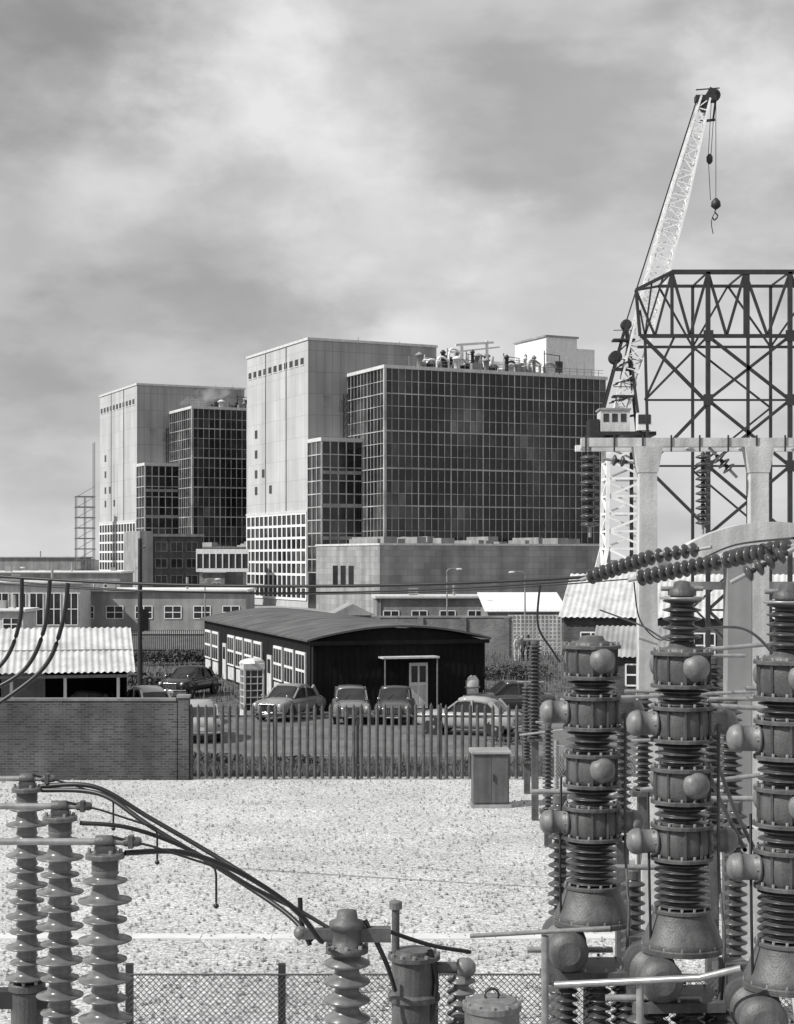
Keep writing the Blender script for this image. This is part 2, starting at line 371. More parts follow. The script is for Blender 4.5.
def simple_building(name, loc, rz, L, Dp, h, wall, roofm=None, nwin=0, wz=(1.0, 2.2), ww=1.4, panes=2):
    t = Thing(name, loc, rz)
    t('walls', wall).box(0, L, 0, Dp, 0, h)
    t('roof', roofm or M_roof).box(-.2, L+.2, -.25, Dp+.2, h, h+.25)
    t('roof_vents', M_concd).box(L*.3, L*.3+.8, 2, 3, h+.25, h+.9); t('roof_pipe', M_steelg).tube((L*.7, 2, h+.2), (L*.7, 2, h+1.4), .12, 8)
    t('gutter', M_steelg).box(-.1, L+.1, -.33, -.255, h+.02, h+.12); t('downpipe', M_steelg).tube((.3, -.08, 0), (.3, -.08, h), .05, 6)
    if nwin:
        s = L/nwin
        for i in range(nwin):
            a = s*i + (s-ww)/2; win_y(t, 0, a, a+ww, wz[0], wz[1], panes, 2)
    return t
t = simple_building('office_block', (X(42,158), 158, 0), .0, 19.5, 10, 3.75, M_concd, M_white, 7, (1.2, 2.4), ww=1.6); t('door', M_black).box(9.2, 10.2, -.08, 0, 0, 2.1); t.done()
t = simple_building('canteen_building', (X(-30,148), 150, 0), .05, 9.4, 9, 4.6, M_offw, M_offw, 6, (.9, 3.8), ww=1.2); t.done()
t = simple_building('workshop_building', (X(-60,210), 215, 0), .02, 22, 12, 5.0, M_concd, M_white, 8, (1.5, 3.6)); t.done()
t = simple_building('stores_building', (X(60,262), 262, 0), .1, 26, 10, 4.6, M_concd, M_white, 10, (1.5, 3)); t.done()
t = simple_building('warehouse', (X(-60,330), 330, 0), .03, 28, 14, 7.0, M_concd, M_roof, 9, (2.5, 4.5)); t.done()
t = simple_building('gatehouse', (X(-30,135), 137, 0), .0, 3.9, 5, 2.5, M_offw, M_white, 2, (1, 2)); t.done()
t = Thing('pump_house', (X(150,246), 246, 0), RA)
t('walls', M_brick).box(0, 8.2, 0, 9, 0, 10.2); t('roof', M_concd).box(-.3, 8.4, -.3, 9.2, 10.2, 10.6)
for i in range(3): 
    for z in (3, 5.5, 8): win_y(t, 0, .8+i*2.4, 2.6+i*2.4, z, z+1.4, 2, 1, M_concd)
t('left_wall', M_concd).box(-2, -.02, -1.5, 7, 0, 11); t.done()
t = Thing('link_bridge', (X(196,238), 238, 0), .12)
t('deck', M_white).box(0, 7.6, 0, 4, 5.0, 5.5); t('upper_band', M_white).box(0, 7.6, 0, 4, 7.6, 8.3); t('glass', M_glw).box(.05, 7.55, .1, 3.9, 5.5, 7.6)
for i in range(9): t('mullions', M_white).box(i*.93, i*.93+.16, -.02, .09, 5.5, 7.6)
for x in (.5, 6.8): t('piers', M_concd).box(x, x+.5, 1, 3, 0, 5.0)
t.done()
t = Thing('scaffold_tower', (X(85,300), 300, 0), .3)
for x in (-1.6, 0, 1.6):
    for y in (-1.2, 1.2): t('standards', M_steelg).beam((x,y,0), (x,y,18 if x < 1 else 28), .14)
for k in range(10):
    z = 1+k*1.9
    for y in (-1.2, 1.2): t('ledgers', M_steelg).beam((-1.8,y,z), (1.8,y,z), .12)
    t('braces', M_steelg).beam((-1.6,-1.2,z), (1.6,-1.2,z+1.9), .1); t('boards', M_wood).box(-1.7, 1.7, -1.1, 1.1, z+.08, z+.14)
t.done()
t = Part('hills', mat('distant_hill', .10, .95, .4, .02))
for (x0, x1, y, hh) in ((-400, 60, 1500, 9), (200, 700, 1700, 10)):
    pts = 60; vs = []
    for i in range(pts+1):
        x = x0+(x1-x0)*i/pts; e = math.sin(math.pi*i/pts)**.3
        zt = hh*e*(.6+.4*math.sin(i*.9)*math.sin(i*.37)+.2*R())
        vs += [(x, y, 0), (x, y+40, max(.1, zt)), (x, y+120, 0)]
    fs = []
    for i in range(pts): fs += [(3*i, 3*i+3, 3*i+4, 3*i+1), (3*i+1, 3*i+4, 3*i+5, 3*i+2)]
    t.add(vs, fs)
mesh_obj('hills', t)

def clump(name, loc, rx, ry, h, n, size=.12, m=None):
    p = Part(name, m or M_leaf)
    lobes = [(U(-.7,.7), U(-.7,.7), U(.35,1), U(.25,.5)) for _ in range(14)]
    for _ in range(n):
        lx, ly, lz, lr = random.choice(lobes)
        d = Vector((U(-1,1), U(-1,1), U(-1,1)))
        if d.length > 1: d.normalize()
        c = Vector(((lx+d.x*lr)*rx, (ly+d.y*lr)*ry, max(.02, (lz*.7+d.z*lr*.6)*h)))
        a = Vector((U(-1,1),U(-1,1),U(-1,1))).normalized()*size*U(.5,1.3); b = a.cross(Vector((U(-1,1),U(-1,1),U(-1,1)))).normalized()*size*U(.3,.8)
        p.add([c-a, c-b, c+a, c+b], [(0,1,2,3)])
    o = mesh_obj(name, p); o.location = loc; return o
clump('hedge', (X(165,108), 108, 0), 5.0, 1.5, 1.1, 3000, .12)
clump('hedge', (X(508,96), 96, 0), 2.6, 2.2, .8, 2200, .10)
clump('shrub', (X(150,88), 90, 0), 2.2, 1.2, .8, 1500, .12)
clump('shrub', (X(225,60), 56, 0), 1.2, .8, .5, 500, .07, M_leaf)
for (px, D) in ((300,55),(410,54),(470,55),(60,60),(515,62)): clump('shrub', (X(px,D), D, 0), U(.5,1.3), .5, U(.25,.5), 350, .06)
p = Part('grass_tufts', mat('grass_blades', .12, .9, .5, 2))
for _ in range(12000):
    x = U(-7.5, 8); y = 52.7 + (U(0,1)**1.3)*4.7; h = U(.06,.35); a = U(0, 6.28); w = .012
    p.add([(x-w*math.cos(a), y-w*math.sin(a), 0), (x+w*math.cos(a), y+w*math.sin(a), 0), (x+U(-.1,.1), y+U(-.1,.1), h)], [(0,1,2)])
for _ in range(9000):
    x = U(-24, 14); y = U(80, 124); h = U(.15,.6); a = U(0, 6.28); w = .03
    p.add([(x-w*math.cos(a), y-w*math.sin(a), 0), (x+w*math.cos(a), y+w*math.sin(a), 0), (x+U(-.1,.1), y+U(-.1,.1), h)], [(0,1,2)])
mesh_obj('grass_tufts', p)

# centre mid-distance
t = simple_building('brick_annexe', (X(377,150), 150, 0), .06, 10.3, 7, 3.3, M_brickl, M_offw, 4, (1, 2.2)); t.done()
t = Thing('lean_to_shed', (X(488,138), 138, 0), .05)
t('walls', M_brickl).box(0, 6.4, 0, 6, 0, 2.7)
t('roof', M_white).add([(-.3,-.4,2.6),(6.7,-.4,2.6),(6.7,6.2,4.0),(-.3,6.2,4.0),(-.3,-.4,2.5),(6.7,-.4,2.5),(6.7,6.2,3.9),(-.3,6.2,3.9)], [(0,1,2,3),(4,7,6,5),(0,4,5,1),(1,5,6,2),(2,6,7,3),(3,7,4,0)]); t.done()
t = Thing('gabled_hut', (X(352,135), 137, 0), .1)
t('walls', M_brickl).box(-1.6, 1.6, 0, 5, 0, 2.3)
t('roof', M_concd).add([(-1.9,-.3,2.25),(1.9,-.3,2.25),(0,-.3,3.2),(-1.9,5.2,2.25),(1.9,5.2,2.25),(0,5.2,3.2)], [(0,1,2),(3,5,4),(0,2,5,3),(1,4,5,2),(0,3,4,1)]); t.done()
t = Thing('boundary_wall', (X(372,119), 119, 0)); t('brickwork', M_brickl).box(0, 10.0, 0, .3, 0, 2.7); t('coping', M_concd).box(-.05, 10.05, -.05, .35, 2.7, 2.82)
for i in range(4): t('piers', M_brickl).box(.2+i*3.1, .6+i*3.1, -.12, -.003, 0, 2.69)
t.done()
t = Thing('screen_wall', (X(508,119), 119, 0)); P = t('blocks', M_conc)
for i in range(14): P.box(i*.29, i*.29+.1, 0, .2, 0, 2.9)
for j in range(11): P.box(0, 3.87, .01, .19, j*.28, j*.28+.09)
for i in range(13):
    for j in range(10):
        a = i*.29+.1; b = j*.28+.09; P.beam((a, .1, b), (a+.19, .1, b+.19), .05, .12)
t.done()
t = Thing('palisade_fence', (X(108,117), 117, 0)); P = t('pales', M_steel)
for i in range(52): P.box(i*.14, i*.14+.06, 0, .03, 0, 1.9)
t('rails', M_steel).box(0, 7.3, .035, .09, .4, .5); t('rails', M_steel).box(0, 7.3, .035, .09, 1.5, 1.6); t.done()

# dark arched shed
SR = math.radians(16.7)
t = Thing('arched_roof_shed', (-3.95, 75, 0), SR); L = 27.5; Wd = 8.43; eh = 3.15
t('end_wall', M_black).box(0, Wd, 0, .15, 0, eh)
rise = .62; n = 16
arc = [(Wd*i/n, eh + rise*math.sin(math.pi*i/n)**.9) for i in range(n+1)]
t('end_gable', M_black).add([(x, -.004, z) for x, z in arc] + [(Wd, -.004, eh-.01), (0, -.004, eh-.01)], [tuple(range(n+3))])
t('side_wall', M_black).box(.02, .15, .15, L, 0, eh); t('rear_wall', M_black).box(Wd-.15, Wd, .15, L, 0, eh); t('rear_wall', M_black).box(.15, Wd-.15, L-.15, L, 0, eh)
oa = [(Wd/2 + (x-Wd/2)*1.05, z+.05) for x, z in arc]
vs = [(x, y, z) for y in (-.3, L+.3) for x, z in oa] + [(x, y, z+.09) for y in (-.3, L+.3) for x, z in oa]; m = n+1; fs = []
for i in range(n): fs += [(i, i+1, m+i+1, m+i), (2*m+i, 3*m+i, 3*m+i+1, 2*m+i+1), (i, 2*m+i, 2*m+i+1, i+1), (m+i, m+i+1, 3*m+i+1, 3*m+i)]
fs += [(0, m, 3*m, 2*m), (n, 2*m+n, 3*m+n, m+n)]
t('roof', M_felt).add(vs, fs, False)
for k in range(1, 14):
    y = k*2; t('felt_laps', M_felt).loft([[(x, y+dy, z+.092+dz) for dy, dz in ((0,0),(.06,.02),(.12,0))] for x, z in oa], False)
P = t('white_windows', M_white)
for k in range(11):
    y = .8 + k*2.42
    if k in (3, 8):
        t('side_doors', M_offw).box(-.05, .015, y, y+1.0, .05, 2.1); t('side_doors_glass', M_gl[0]).box(-.06, -.052, y+.15, y+.85, 1.2, 1.9); continue
    P.box(-.06, .015, y, y+1.9, .95, 2.65)
    for a in range(3):
        for b in range(2): t('window_panes', M_glw).box(-.07, -.062, y+.1+a*.6, y+.6+a*.6, 1.05+b*.8, 1.72+b*.8)
    t('lower_panels', M_offw).box(-.04, .015, y+.1, y+1.8, .15, .85)
t('door', M_white).box(4.7, 5.6, -.06, -.005, .05, 2.15)
for (a, b, c, d) in ((4.8, 5.1, 1.25, 2.0), (5.2, 5.5, 1.25, 2.0)): t('door_glass', M_glw).box(a, b, -.075, -.062, c, d)
for (a, b, c, d) in ((4.8, 5.1, .2, 1.1), (5.2, 5.5, .2, 1.1)): t('door_panels', M_offw).box(a, b, -.075, -.062, c, d)
t('door_canopy', M_offw).box(3.2, 5.9, -.9, -.03, 2.4, 2.48); t('canopy_posts', M_steelg).beam((3.3, -.85, 0), (3.3, -.85, 2.4), .05); t('canopy_posts', M_steelg).beam((5.8, -.85, 0), (5.8, -.85, 2.4), .05)
for i in range(28): t('wall_boards', M_black).box(i*.3+.01, i*.3+.04, -.02, -.006, 0, eh)
t('drainpipe', M_steel).tube((.1, -.08, 0), (.1, -.08, 3.1), .05); t('fascia', M_black).box(-.1, Wd+.1, -.36, -.305, eh-.12, eh+.06)
t.done()

def corr_roof(P, x0, x1, y0, z0, y1, z1, pitch=.25, amp=.035):
    n = int((x1-x0)/pitch*4); vs = []
    for i in range(n+1):
        x = x0+(x1-x0)*i/n; d = amp*math.sin(2*math.pi*(x-x0)/pitch)
        vs += [(x, y0, z0+d), (x, y1, z1+d)]
    P.add(vs, [(2*i, 2*i+2, 2*i+3, 2*i+1) for i in range(n)], True)
L = 13.0; rz = .2
t = Thing('corrugated_shed', (X(127,65)-L*math.cos(rz), 65-L*math.sin(rz), 0), rz)
M_corr = mat('asbestos_cement_sheet', .5, .8, .25, .8, streak=.15)
corr_roof(t('roof', M_corr), -.2, L+.3, -.5, 2.55, 4, 4.1); corr_roof(t('roof', M_corr), -.2, L+.3, 8.5, 2.55, 4, 4.1)
t('sheet_laps', M_concd).box(0, L+.25, 1.6, 1.64, 3.28, 3.33)
t('walls', M_black).box(0, L, 5, 5.1, 0, 3.6); t('gable', M_black).add([(L,0,2.5),(L,4,3.9),(L,8,2.5),(L,8,0),(L,0,0)], [(0,1,2,3,4)])
for i in range(7): t('posts', M_white).box(.3+i*2.05, .42+i*2.05, 0, .12, 0, 2.3)
t('eaves_beam', M_steelg).box(0, L, 0, .1, 2.3, 2.42)
t('rear_panels', M_offw).box(L-5, L-3.2, 4.9, 4.99, 0, 2.2); t('rear_panels', M_offw).box(L-9, L-8, 4.9, 4.99, .8, 1.8)
t.done()

t = Thing('brick_wall', (0, 52, 0))
t('brickwork', M_brick).box(-20, X(177,52), 0, .23, 0, 2.5); t('coping', M_brickl).box(-20, X(176,52), -.03, .26, 2.5, 2.58)
t('end_pier', M_brick).box(X(178,52), X(189,52), -.06, .3, 0, 2.6); t('end_pier_cap', M_concd).box(X(177,52), X(190,52), -.1, .34, 2.6, 2.68); t('plinth', M_brick).box(-20, X(177,52), -.05, -.002, 0, .22)
t.done()
t = Thing('palisade_fence', (X(191,52), 52, 0)); L = X(524,52)-X(191,52); P = t('pales', M_pale)
n = int(L/.24)
for i in range(n+1):
    x = i*L/n + U(-.01,.01); w = .055; h = 2.42+U(-.03,.03); tl = U(-.015,.015)
    P.add([(x-w,0,.05),(x,-.025,.05),(x+w,0,.05),(x-w+tl,0,h-.12),(x+tl,-.025,h-.08),(x+w+tl,0,h-.12),(x+tl,0,h),(x,.012,.05),(x+tl,.012,h-.08)],
          [(0,1,4,3),(1,2,5,4),(3,4,6),(4,5,6),(2,7,8,5),(7,0,3,8),(8,3,6),(8,6,5)])
for z in (.45, 1.98): t('rails', M_pale).box(0, L, .02, .07, z, z+.06)
for i in range(5): t('posts', M_pale).box(i*L/4-.05, i*L/4+.05, .075, .17, 0, 2.3)
t.done()
def chainlink(name, a, b, h, zlow=0, pitch=.09, wr=.0025, posts=4, m=None, pm=None):
    a = Vector(a); b = Vector(b); L = (b-a).length; ang = math.atan2(b.y-a.y, b.x-a.x)
    t = Thing(name, a, ang); P = t('mesh', m or M_wire)
    Hh = h - zlow; k = -Hh
    while k < L:
        x0, z0, x1, z1 = k, zlow, k+Hh, h
        if x0 < 0: z0 += -x0; x0 = 0
        if x1 > L: z1 -= (x1-L); x1 = L
        if x1 > x0:
            P.path([(x0,0,z0),(x1,0,z1)], wr, 3); P.path([(x0,.006,h+zlow-z0),(x1,.006,h+zlow-z1)], wr, 3)
        k += pitch
    for i in range(posts+1):
        x = L*i/posts; t('posts', pm or M_steel).box(x-.045, x+.045, .02, .11, 0, h+.12)
    t('top_wire', m or M_wire).path([(0,0,h),(L,0,h)], .013, 6); t('mid_wire', m or M_wire).path([(0,.01,h*.5),(L,.01,h*.5)], .008, 6)
    return t.done()
chainlink('chainlink_fence', (-3.35, 20.6, 0), (6.2, 20.6, 0), 1.8, .3, .075, .0055, 5)
chainlink('chainlink_fence', (4.3, 45, 0), (13, 32, 0), 1.9, 0, .12, .006, 6, M_steelg, M_concd)
t = Thing('relay_cabinet', (X(490,46.5), 46.5, 0), .05); M_cab = mat('cabinet_grey', .12, .6, .25, 2, streak=.35)
t('plinth', M_concd).box(-.56, .56, -.4, .4, 0, .1); t('body', M_cab).box(-.5, .5, -.35, .35, .1, 1.52)
t('lid', M_concd).loft([[(-.56,-.42,1.52),(.56,-.42,1.52),(.56,.42,1.52),(-.56,.42,1.52)],[(-.56,-.42,1.57),(.56,-.42,1.57),(.56,.42,1.62),(-.56,.42,1.62)]], False)
t('doors', M_cab).box(-.46, -.006, -.37, -.352, .16, 1.46); t('doors', M_cab).box(.006, .46, -.37, -.352, .16, 1.46)
t('handle', M_steel).box(.05, .08, -.41, -.372, .75, .95)
t.done()
t = Thing('telephone_kiosk', (X(252,73), 73, 0), .3); P = t('frame', M_offw)
P.box(-.45, .45, -.45, .45, 0, .25)
for x in (-.45, .37):
    for y in (-.45, .37): P.box(x, x+.08, y, y+.08, .25, 2.1)
for z in [.25+.3*i for i in range(7)]:
    P.box(-.37, .37, -.44, -.41, z, z+.04); P.box(-.44, -.41, -.37, .37, z, z+.04)
for x in (-.16, .14): P.box(x, x+.03, -.443, -.407, .25, 2.1); P.box(-.443, -.407, x, x+.03, .25, 2.1)
t('glass', M_glw).box(-.40, .40, -.40, .40, .25, 2.1)
P.box(-.47, .47, -.47, .47, 2.1, 2.35); P.rev([(.6,0),(.52,.12),(.3,.2),(0.01,.24)], (0,0,2.35), (0,0,1), 4, False)
t.done()
t = Thing('white_dome', (X(467,78), 78, 0)); t('shell', M_white).rev([(.72,0),(.85,.15),(.86,.9),(.8,1.15),(.6,1.38),(.3,1.5),(.24,1.52),(.24,1.75),(.3,1.77),(.3,1.85),(.05,1.9)], (0,0,.35), (0,0,1), 28)  # white dome, probably a concrete mixer, modelled as a tank on legs
for a in range(4): t('legs', M_steel).beam((.6*math.cos(a*1.57+.7), .6*math.sin(a*1.57+.7), 0), (.6*math.cos(a*1.57+.7), .6*math.sin(a*1.57+.7), .5), .1)
t('band', M_steelg).rev([(.865,0),(.88,.02),(.88,.08),(.865,.1)], (0,0,.9), (0,0,1), 28); t.done()

# ------------------------------------------------------------------ cars (heading = +x local)
def car(loc, rz, g, estate=False, L=4.0):
    paint = mat('car_paint', g, .22, .06, 3, spec=.6)
    t = Thing('parked_car', loc, rz); n = 20
    def ring(x, w, zb, zt, e=.55):
        out = []; zc = (zb+zt)/2; h = (zt-zb)/2
        for i in range(n):
            a = 2*math.pi*i/n; c = math.cos(a); s_ = math.sin(a)
            out.append((x, w*math.copysign(abs(c)**e, c), zc+h*math.copysign(abs(s_)**e, s_)))
        return out
    k = L/4.0
    body = [(-2.0,.45,.42,.72),(-1.96,.62,.34,.84),(-1.8,.72,.28,.93),(-1.3,.77,.26,.99),(-.6,.78,.25,1.0),(.3,.78,.25,1.0),(.8,.76,.25,.99),(1.3,.66,.26,.96),(1.75,.58,.30,.88),(1.92,.5,.36,.8),(1.98,.38,.42,.72)]
    t('body', paint).loft([ring(x*k, w, a, b) for x, w, a, b in body])
    for s_ in (-1, 1):
        fr = [(.55,.05,.5,.7),(.8,.14,.36,.86),(1.2,.2,.32,.93),(1.6,.2,.32,.9),(1.88,.17,.42,.84),(1.97,.1,.52,.76)]
        t('front_wings', paint).loft([[(p[0], p[1]+s_*.6, p[2]) for p in ring(x*k, w, a, b, .8)] for x, w, a, b in fr])
        rr = [(-1.95,.05,.45,.6),(-1.85,.14,.34,.8),(-1.4,.19,.3,.9),(-1.0,.17,.32,.86),(-.65,.06,.45,.65)]
        t('rear_wings', paint).loft([[(p[0], p[1]+s_*.63, p[2]) for p in ring(x*k, w, a, b, .8)] for x, w, a, b in rr])
        t('headlamps', M_lamp).ball((1.93*k, s_*.6, .72), .095, 12, 8, (.5,1,1)); t('headlamp_rims', M_chrome).rev([(.1,0),(.118,.02),(.1,.05)], (1.9*k, s_*.6, .72), (1,0,0), 16, cap=False)
        t('tail_lamps', M_steel).ball((-1.93*k, s_*.62, .68), .05, 8, 6)
        for x in (-1.22*k, 1.2*k):
            t('tyres', M_rubber).rev([(.2,-.08),(.3,-.08),(.325,-.04),(.325,.04),(.3,.08),(.2,.08)], (x, s_*.68, .325), (0,1,0), 24)
            t('wheels', M_steelg).rev([(.2,0),(.19,.01),(.1,.03),(.02,.045)], (x, s_*.76, .325), (0,s_,0), 18)
            t('wheel_arches', M_rubber).rev([(.37,0),(.37,.012)], (x, s_*.785, .36), (0,s_,0), 24)
    if estate: cab = [(-1.75,.60,1.0),(-1.6,.60,1.42),(0,.6,1.47),(.35,.58,1.44),(.85,.6,.98)]
    else: cab = [(-1.45,.58,.98),(-1.05,.57,1.32),(-.6,.58,1.46),(0,.6,1.5),(.3,.58,1.46),(.82,.6,.98)]
    def cring(x, w, zt, zb=.9): 
        return [(x,-w-.06,zb),(x,w+.06,zb),(x,w,zt-.12*(zt>1.2)),(x,w*.8,zt-.02),(x,0,zt),(x,-w*.8,zt-.02),(x,-w,zt-.12*(zt>1.2))]
    t('greenhouse_glass', M_glw).loft([cring(x*k, w, z) for x, w, z in cab], False)
    rf = [c for c in cab if c[2] > 1.25]
    rr = []
    for x, w, z in rf: rr.append([(x*k, -w-.03, z-.14), (x*k, -w*.85, z+.01), (x*k, 0, z+.035), (x*k, w*.85, z+.01), (x*k, w+.03, z-.14), (x*k, 0, z-.1)])
    t('roof', paint).loft(rr, True)
    def P3(i, s_): x, w, z = cab[i]; return Vector((x*k, s_*(w+.025), z-.1*(z>1.2)))
    for s_ in (-1, 1):
        t('pillars', paint).beam(P3(-1,s_)+Vector((0,s_*.04,-.03)), P3(-2,s_), .06); 
        t('pillars', paint).beam((-.28*k, s_*.66, .95), (-.25*k, s_*.61, 1.42), .07)
        if estate:
            t('pillars', paint).beam((-1.7*k, s_*.65, .95), (-1.6*k, s_*.62, 1.35), .1); t('pillars', paint).beam((-1.0*k, s_*.66, .95), (-.98*k, s_*.62, 1.38), .06)
        else: t('pillars', paint).beam((-1.32*k, s_*.62, .93), (-.95*k, s_*.59, 1.36), .2, .1)
        t('door_handles', M_chrome).tube((-.35*k, s_*.80, .86), (-.2*k, s_*.80, .86), .015, 6)
        t('trim', M_chrome).tube((-1.2*k, s_*.792, .78), (1.0*k, s_*.792, .78), .012, 6)
        t('mirrors', M_chrome).ball((1.35*k, s_*.62, 1.08), .06, 8, 6, (.3,1,1)); t('mirror_stalks', M_chrome).tube((1.35*k, s_*.62, .9), (1.35*k, s_*.62, 1.05), .01, 6)
    t('bumpers', M_chrome).path(bez([(1.85*k,-.78,.42),(2.05*k,-.5,.42),(2.1*k,0,.42),(2.05*k,.5,.42),(1.85*k,.78,.42)], 5), .05, 8)
    t('bumpers', M_chrome).path(bez([(-1.85*k,-.78,.42),(-2.05*k,-.5,.42),(-2.08*k,0,.42),(-2.05*k,.5,.42),(-1.85*k,.78,.42)], 5), .05, 8)
    t('grille', M_rubber).box(1.95*k, 2.0*k, -.36, .36, .5, .76)
    for i in range(9): t('grille_bars', M_chrome).box(2.0*k, 2.012*k, -.34+i*.08, -.32+i*.08, .5, .76)
    t('grille_bars', M_chrome).tube((2.0*k,-.36,.77), (2.0*k,.36,.77), .018, 6)
    t('number_plate', M_white).box(2.11*k, 2.12*k, -.25, .25, .34, .45); t('number_plate', M_white).box(-2.11*k, -2.1*k, -.2, .2, .5, .64)
    t('wipers', M_steel).beam((.84*k,-.3,1.0), (.62*k,-.05,1.2), .015)
    t.done()
hp = math.pi/2
car((X(290,72), 72, 0), -hp-.45, .22, False, 4.1)
car((X(351,70.5), 70.8, 0), -hp+.05, .16, True, 3.9)
car((X(395,70.5), 70.8, 0), -hp-.05, .07, False, 4.0)
car((X(470,65.5), 65.5, 0), math.pi-.35, .32, False, 4.2)
car((X(190,84), 84, 0), -hp-.35, .025, False, 4.3)
car((X(142,70), 71, 0), hp+.5, .6, False, 4.0)
car((X(72,66), 68.5, 0), math.pi, .1, False, 4.0)
car((X(512,72), 74, 0), math.pi+.2, .05, False, 4.0)
car((X(204,66), 64, 0), hp+.2, .3, False, 4.0)

# ------------------------------------------------------------------ people
def person(loc, rz, lean=0.0, top=None):
    e = bpy.data.objects.new('person', None); sc.collection.objects.link(e); e.location = loc; e.rotation_euler = (0,0,rz)
    def skin(name, vs, es, rad, m):
        me = bpy.data.meshes.new(name); me.from_pydata(vs, es, []); o = bpy.data.objects.new(name, me); sc.collection.objects.link(o); o.parent = e
        md = o.modifiers.new('Skin', 'SKIN'); o.modifiers.new('Sub', 'SUBSURF').levels = 1; o.modifiers['Sub'].render_levels = 1
        for i, r in enumerate(rad): me.skin_vertices[0].data[i].radius = r
        me.skin_vertices[0].data[0].use_root = True; me.materials.append(m)
    st = U(.05,.2)
    skin('body', [(0,0,.95),(0,0,1.15),(0,lean,1.4),(0,lean,1.5),(.17,lean,1.4),(.23,lean,1.12),(.22,lean-.1,.88),(-.17,lean,1.4),(-.23,lean,1.12),(-.22,lean-.06,.88),
                  (.1,0,.9),(.11,-st,.5),(.11,-st+.1,.08),(-.1,0,.9),(-.11,st,.5),(-.11,st,.08),(.11,-st-.05,.04),(-.11,st-.14,.04)],
         [(0,1),(1,2),(2,3),(2,4),(4,5),(5,6),(2,7),(7,8),(8,9),(0,10),(10,11),(11,12),(0,13),(13,14),(14,15),(12,16),(15,17)],
         [(.15,.11),(.15,.11),(.16,.11),(.06,.06),(.07,.07),(.05,.05),(.035,.035),(.07,.07),(.05,.05),(.035,.035),(.1,.1),(.075,.075),(.05,.05),(.1,.1),(.075,.075),(.05,.05),(.045,.035),(.045,.035)], top or M_cloth)
    h = Part('head', M_skin); h.ball((0, lean-.01, 1.62), .105, 14, 10, (.85,1,1.15)); h.ball((0, lean-.115, 1.61), .02, 6, 5); 
    for s_ in (-1,1): h.ball((s_*.09, lean, 1.62), .025, 6, 5)
    for s_ in (-1,1): h.ball((s_*.225, lean-.08, .83), .04, 8, 6, (.6,.9,1.5))
    o = mesh_obj('head', h); o.parent = e
    h = Part('hair', M_rubber); h.ball((0, lean+.02, 1.65), .108, 14, 10, (.9,1,1.1)); o = mesh_obj('hair', h); o.parent = e
person((X(516,113), 112, 0), .4, -.03, M_clothl); person((X(522,113), 112.5, 0), -.5, -.02); person((X(528,113), 113, 0), 2.2, -.04, M_cloth)

# ------------------------------------------------------------------ poles and lamps
t = Thing('telegraph_pole', (X(140,82), 82, 0)); t('pole', M_wood).tube((0,0,0), (0,0,7.9), .14, 12, .10)
t('cap', M_steel).rev([(.11,0),(.12,.04),(.02,.12)], (0,0,7.9), (0,0,1), 12); t('bracket', M_steel).beam((0,-.1,7.5), (.25,-.12,7.5), .04)
for k in range(8): t('climbing_steps', M_steel).beam((-.18 if k % 2 else .0, -.02, 3+k*.5), (0 if k % 2 else .18, -.02, 3+k*.5), .025)
t('insulators', M_porc).rev([(.02,0),(.05,.04),(.05,.1),(.02,.14)], (.24, -.12, 7.5), (0,0,1), 10)
t.done()
def lamp(loc, h, rz=0):
    t = Thing('street_lamp', loc, rz); t('column', M_steelg).tube((0,0,0), (0,0,h-.5), .08, 8, .05)
    t('arm', M_steelg).path(bez([(0,0,h-.5),(0,0,h-.1),(.3,0,h+.1),(.9,0,h+.1)], 6), .035, 6); t('lantern', M_offw).ball((1.05,0,h+.05), .2, 10, 6, (1.4,.7,.5)); t.done()
lamp((X(447,140), 140, 0), 6.0); lamp((X(525,132), 132, 0), 5.8, math.pi); lamp((X(205,135), 135, 0), 5.2); lamp((X(12,160), 160, 0), 6)

t = Thing('gabled_shed', (X(564,98), 98, 0), -.22); L = 22
corr_roof(t('roof', M_corr), -.3, L, -.4, 3.5, 6, 6.0, .35, .04); corr_roof(t('roof', M_corr), -.3, L, 12.4, 3.5, 6, 6.0, .35, .04)
t('walls', M_brick).box(0, L, 0, 12, 0, 3.5); t('gable', M_black).add([(-.01,0,3.5),(-.01,6,5.9),(-.01,12,3.5)], [(0,2,1)])
for i in range(7): win_y(t, 0, 1+i*3, 2.8+i*3, 1.2, 2.6, 3, 2)
for i in range(5): t('roof_vents', M_offw).rev([(.2,0),(.2,.5),(.35,.5),(.05,.8)], (2+i*4.2,6,5.9), (0,0,1), 10)
t.done()
t = Thing('gabled_hut', (X(596,78), 78, 0), -.2)
t('walls', M_brick).box(0, 4.2, 0, 5, 0, 2.4)
corr_roof(t('roof', M_concd), -.2, 4.4, -.3, 2.35, 2.5, 3.7, .25, .03); corr_roof(t('roof', M_concd), -.2, 4.4, 5.3, 2.35, 2.5, 3.7, .25, .03)
t('gable', M_brickl).add([(0,0,2.4),(0,5,2.4),(0,2.5,3.6)], [(0,2,1)]); win_y(t, 0, 1.4, 2.8, 1, 2, 2, 2); t.done()

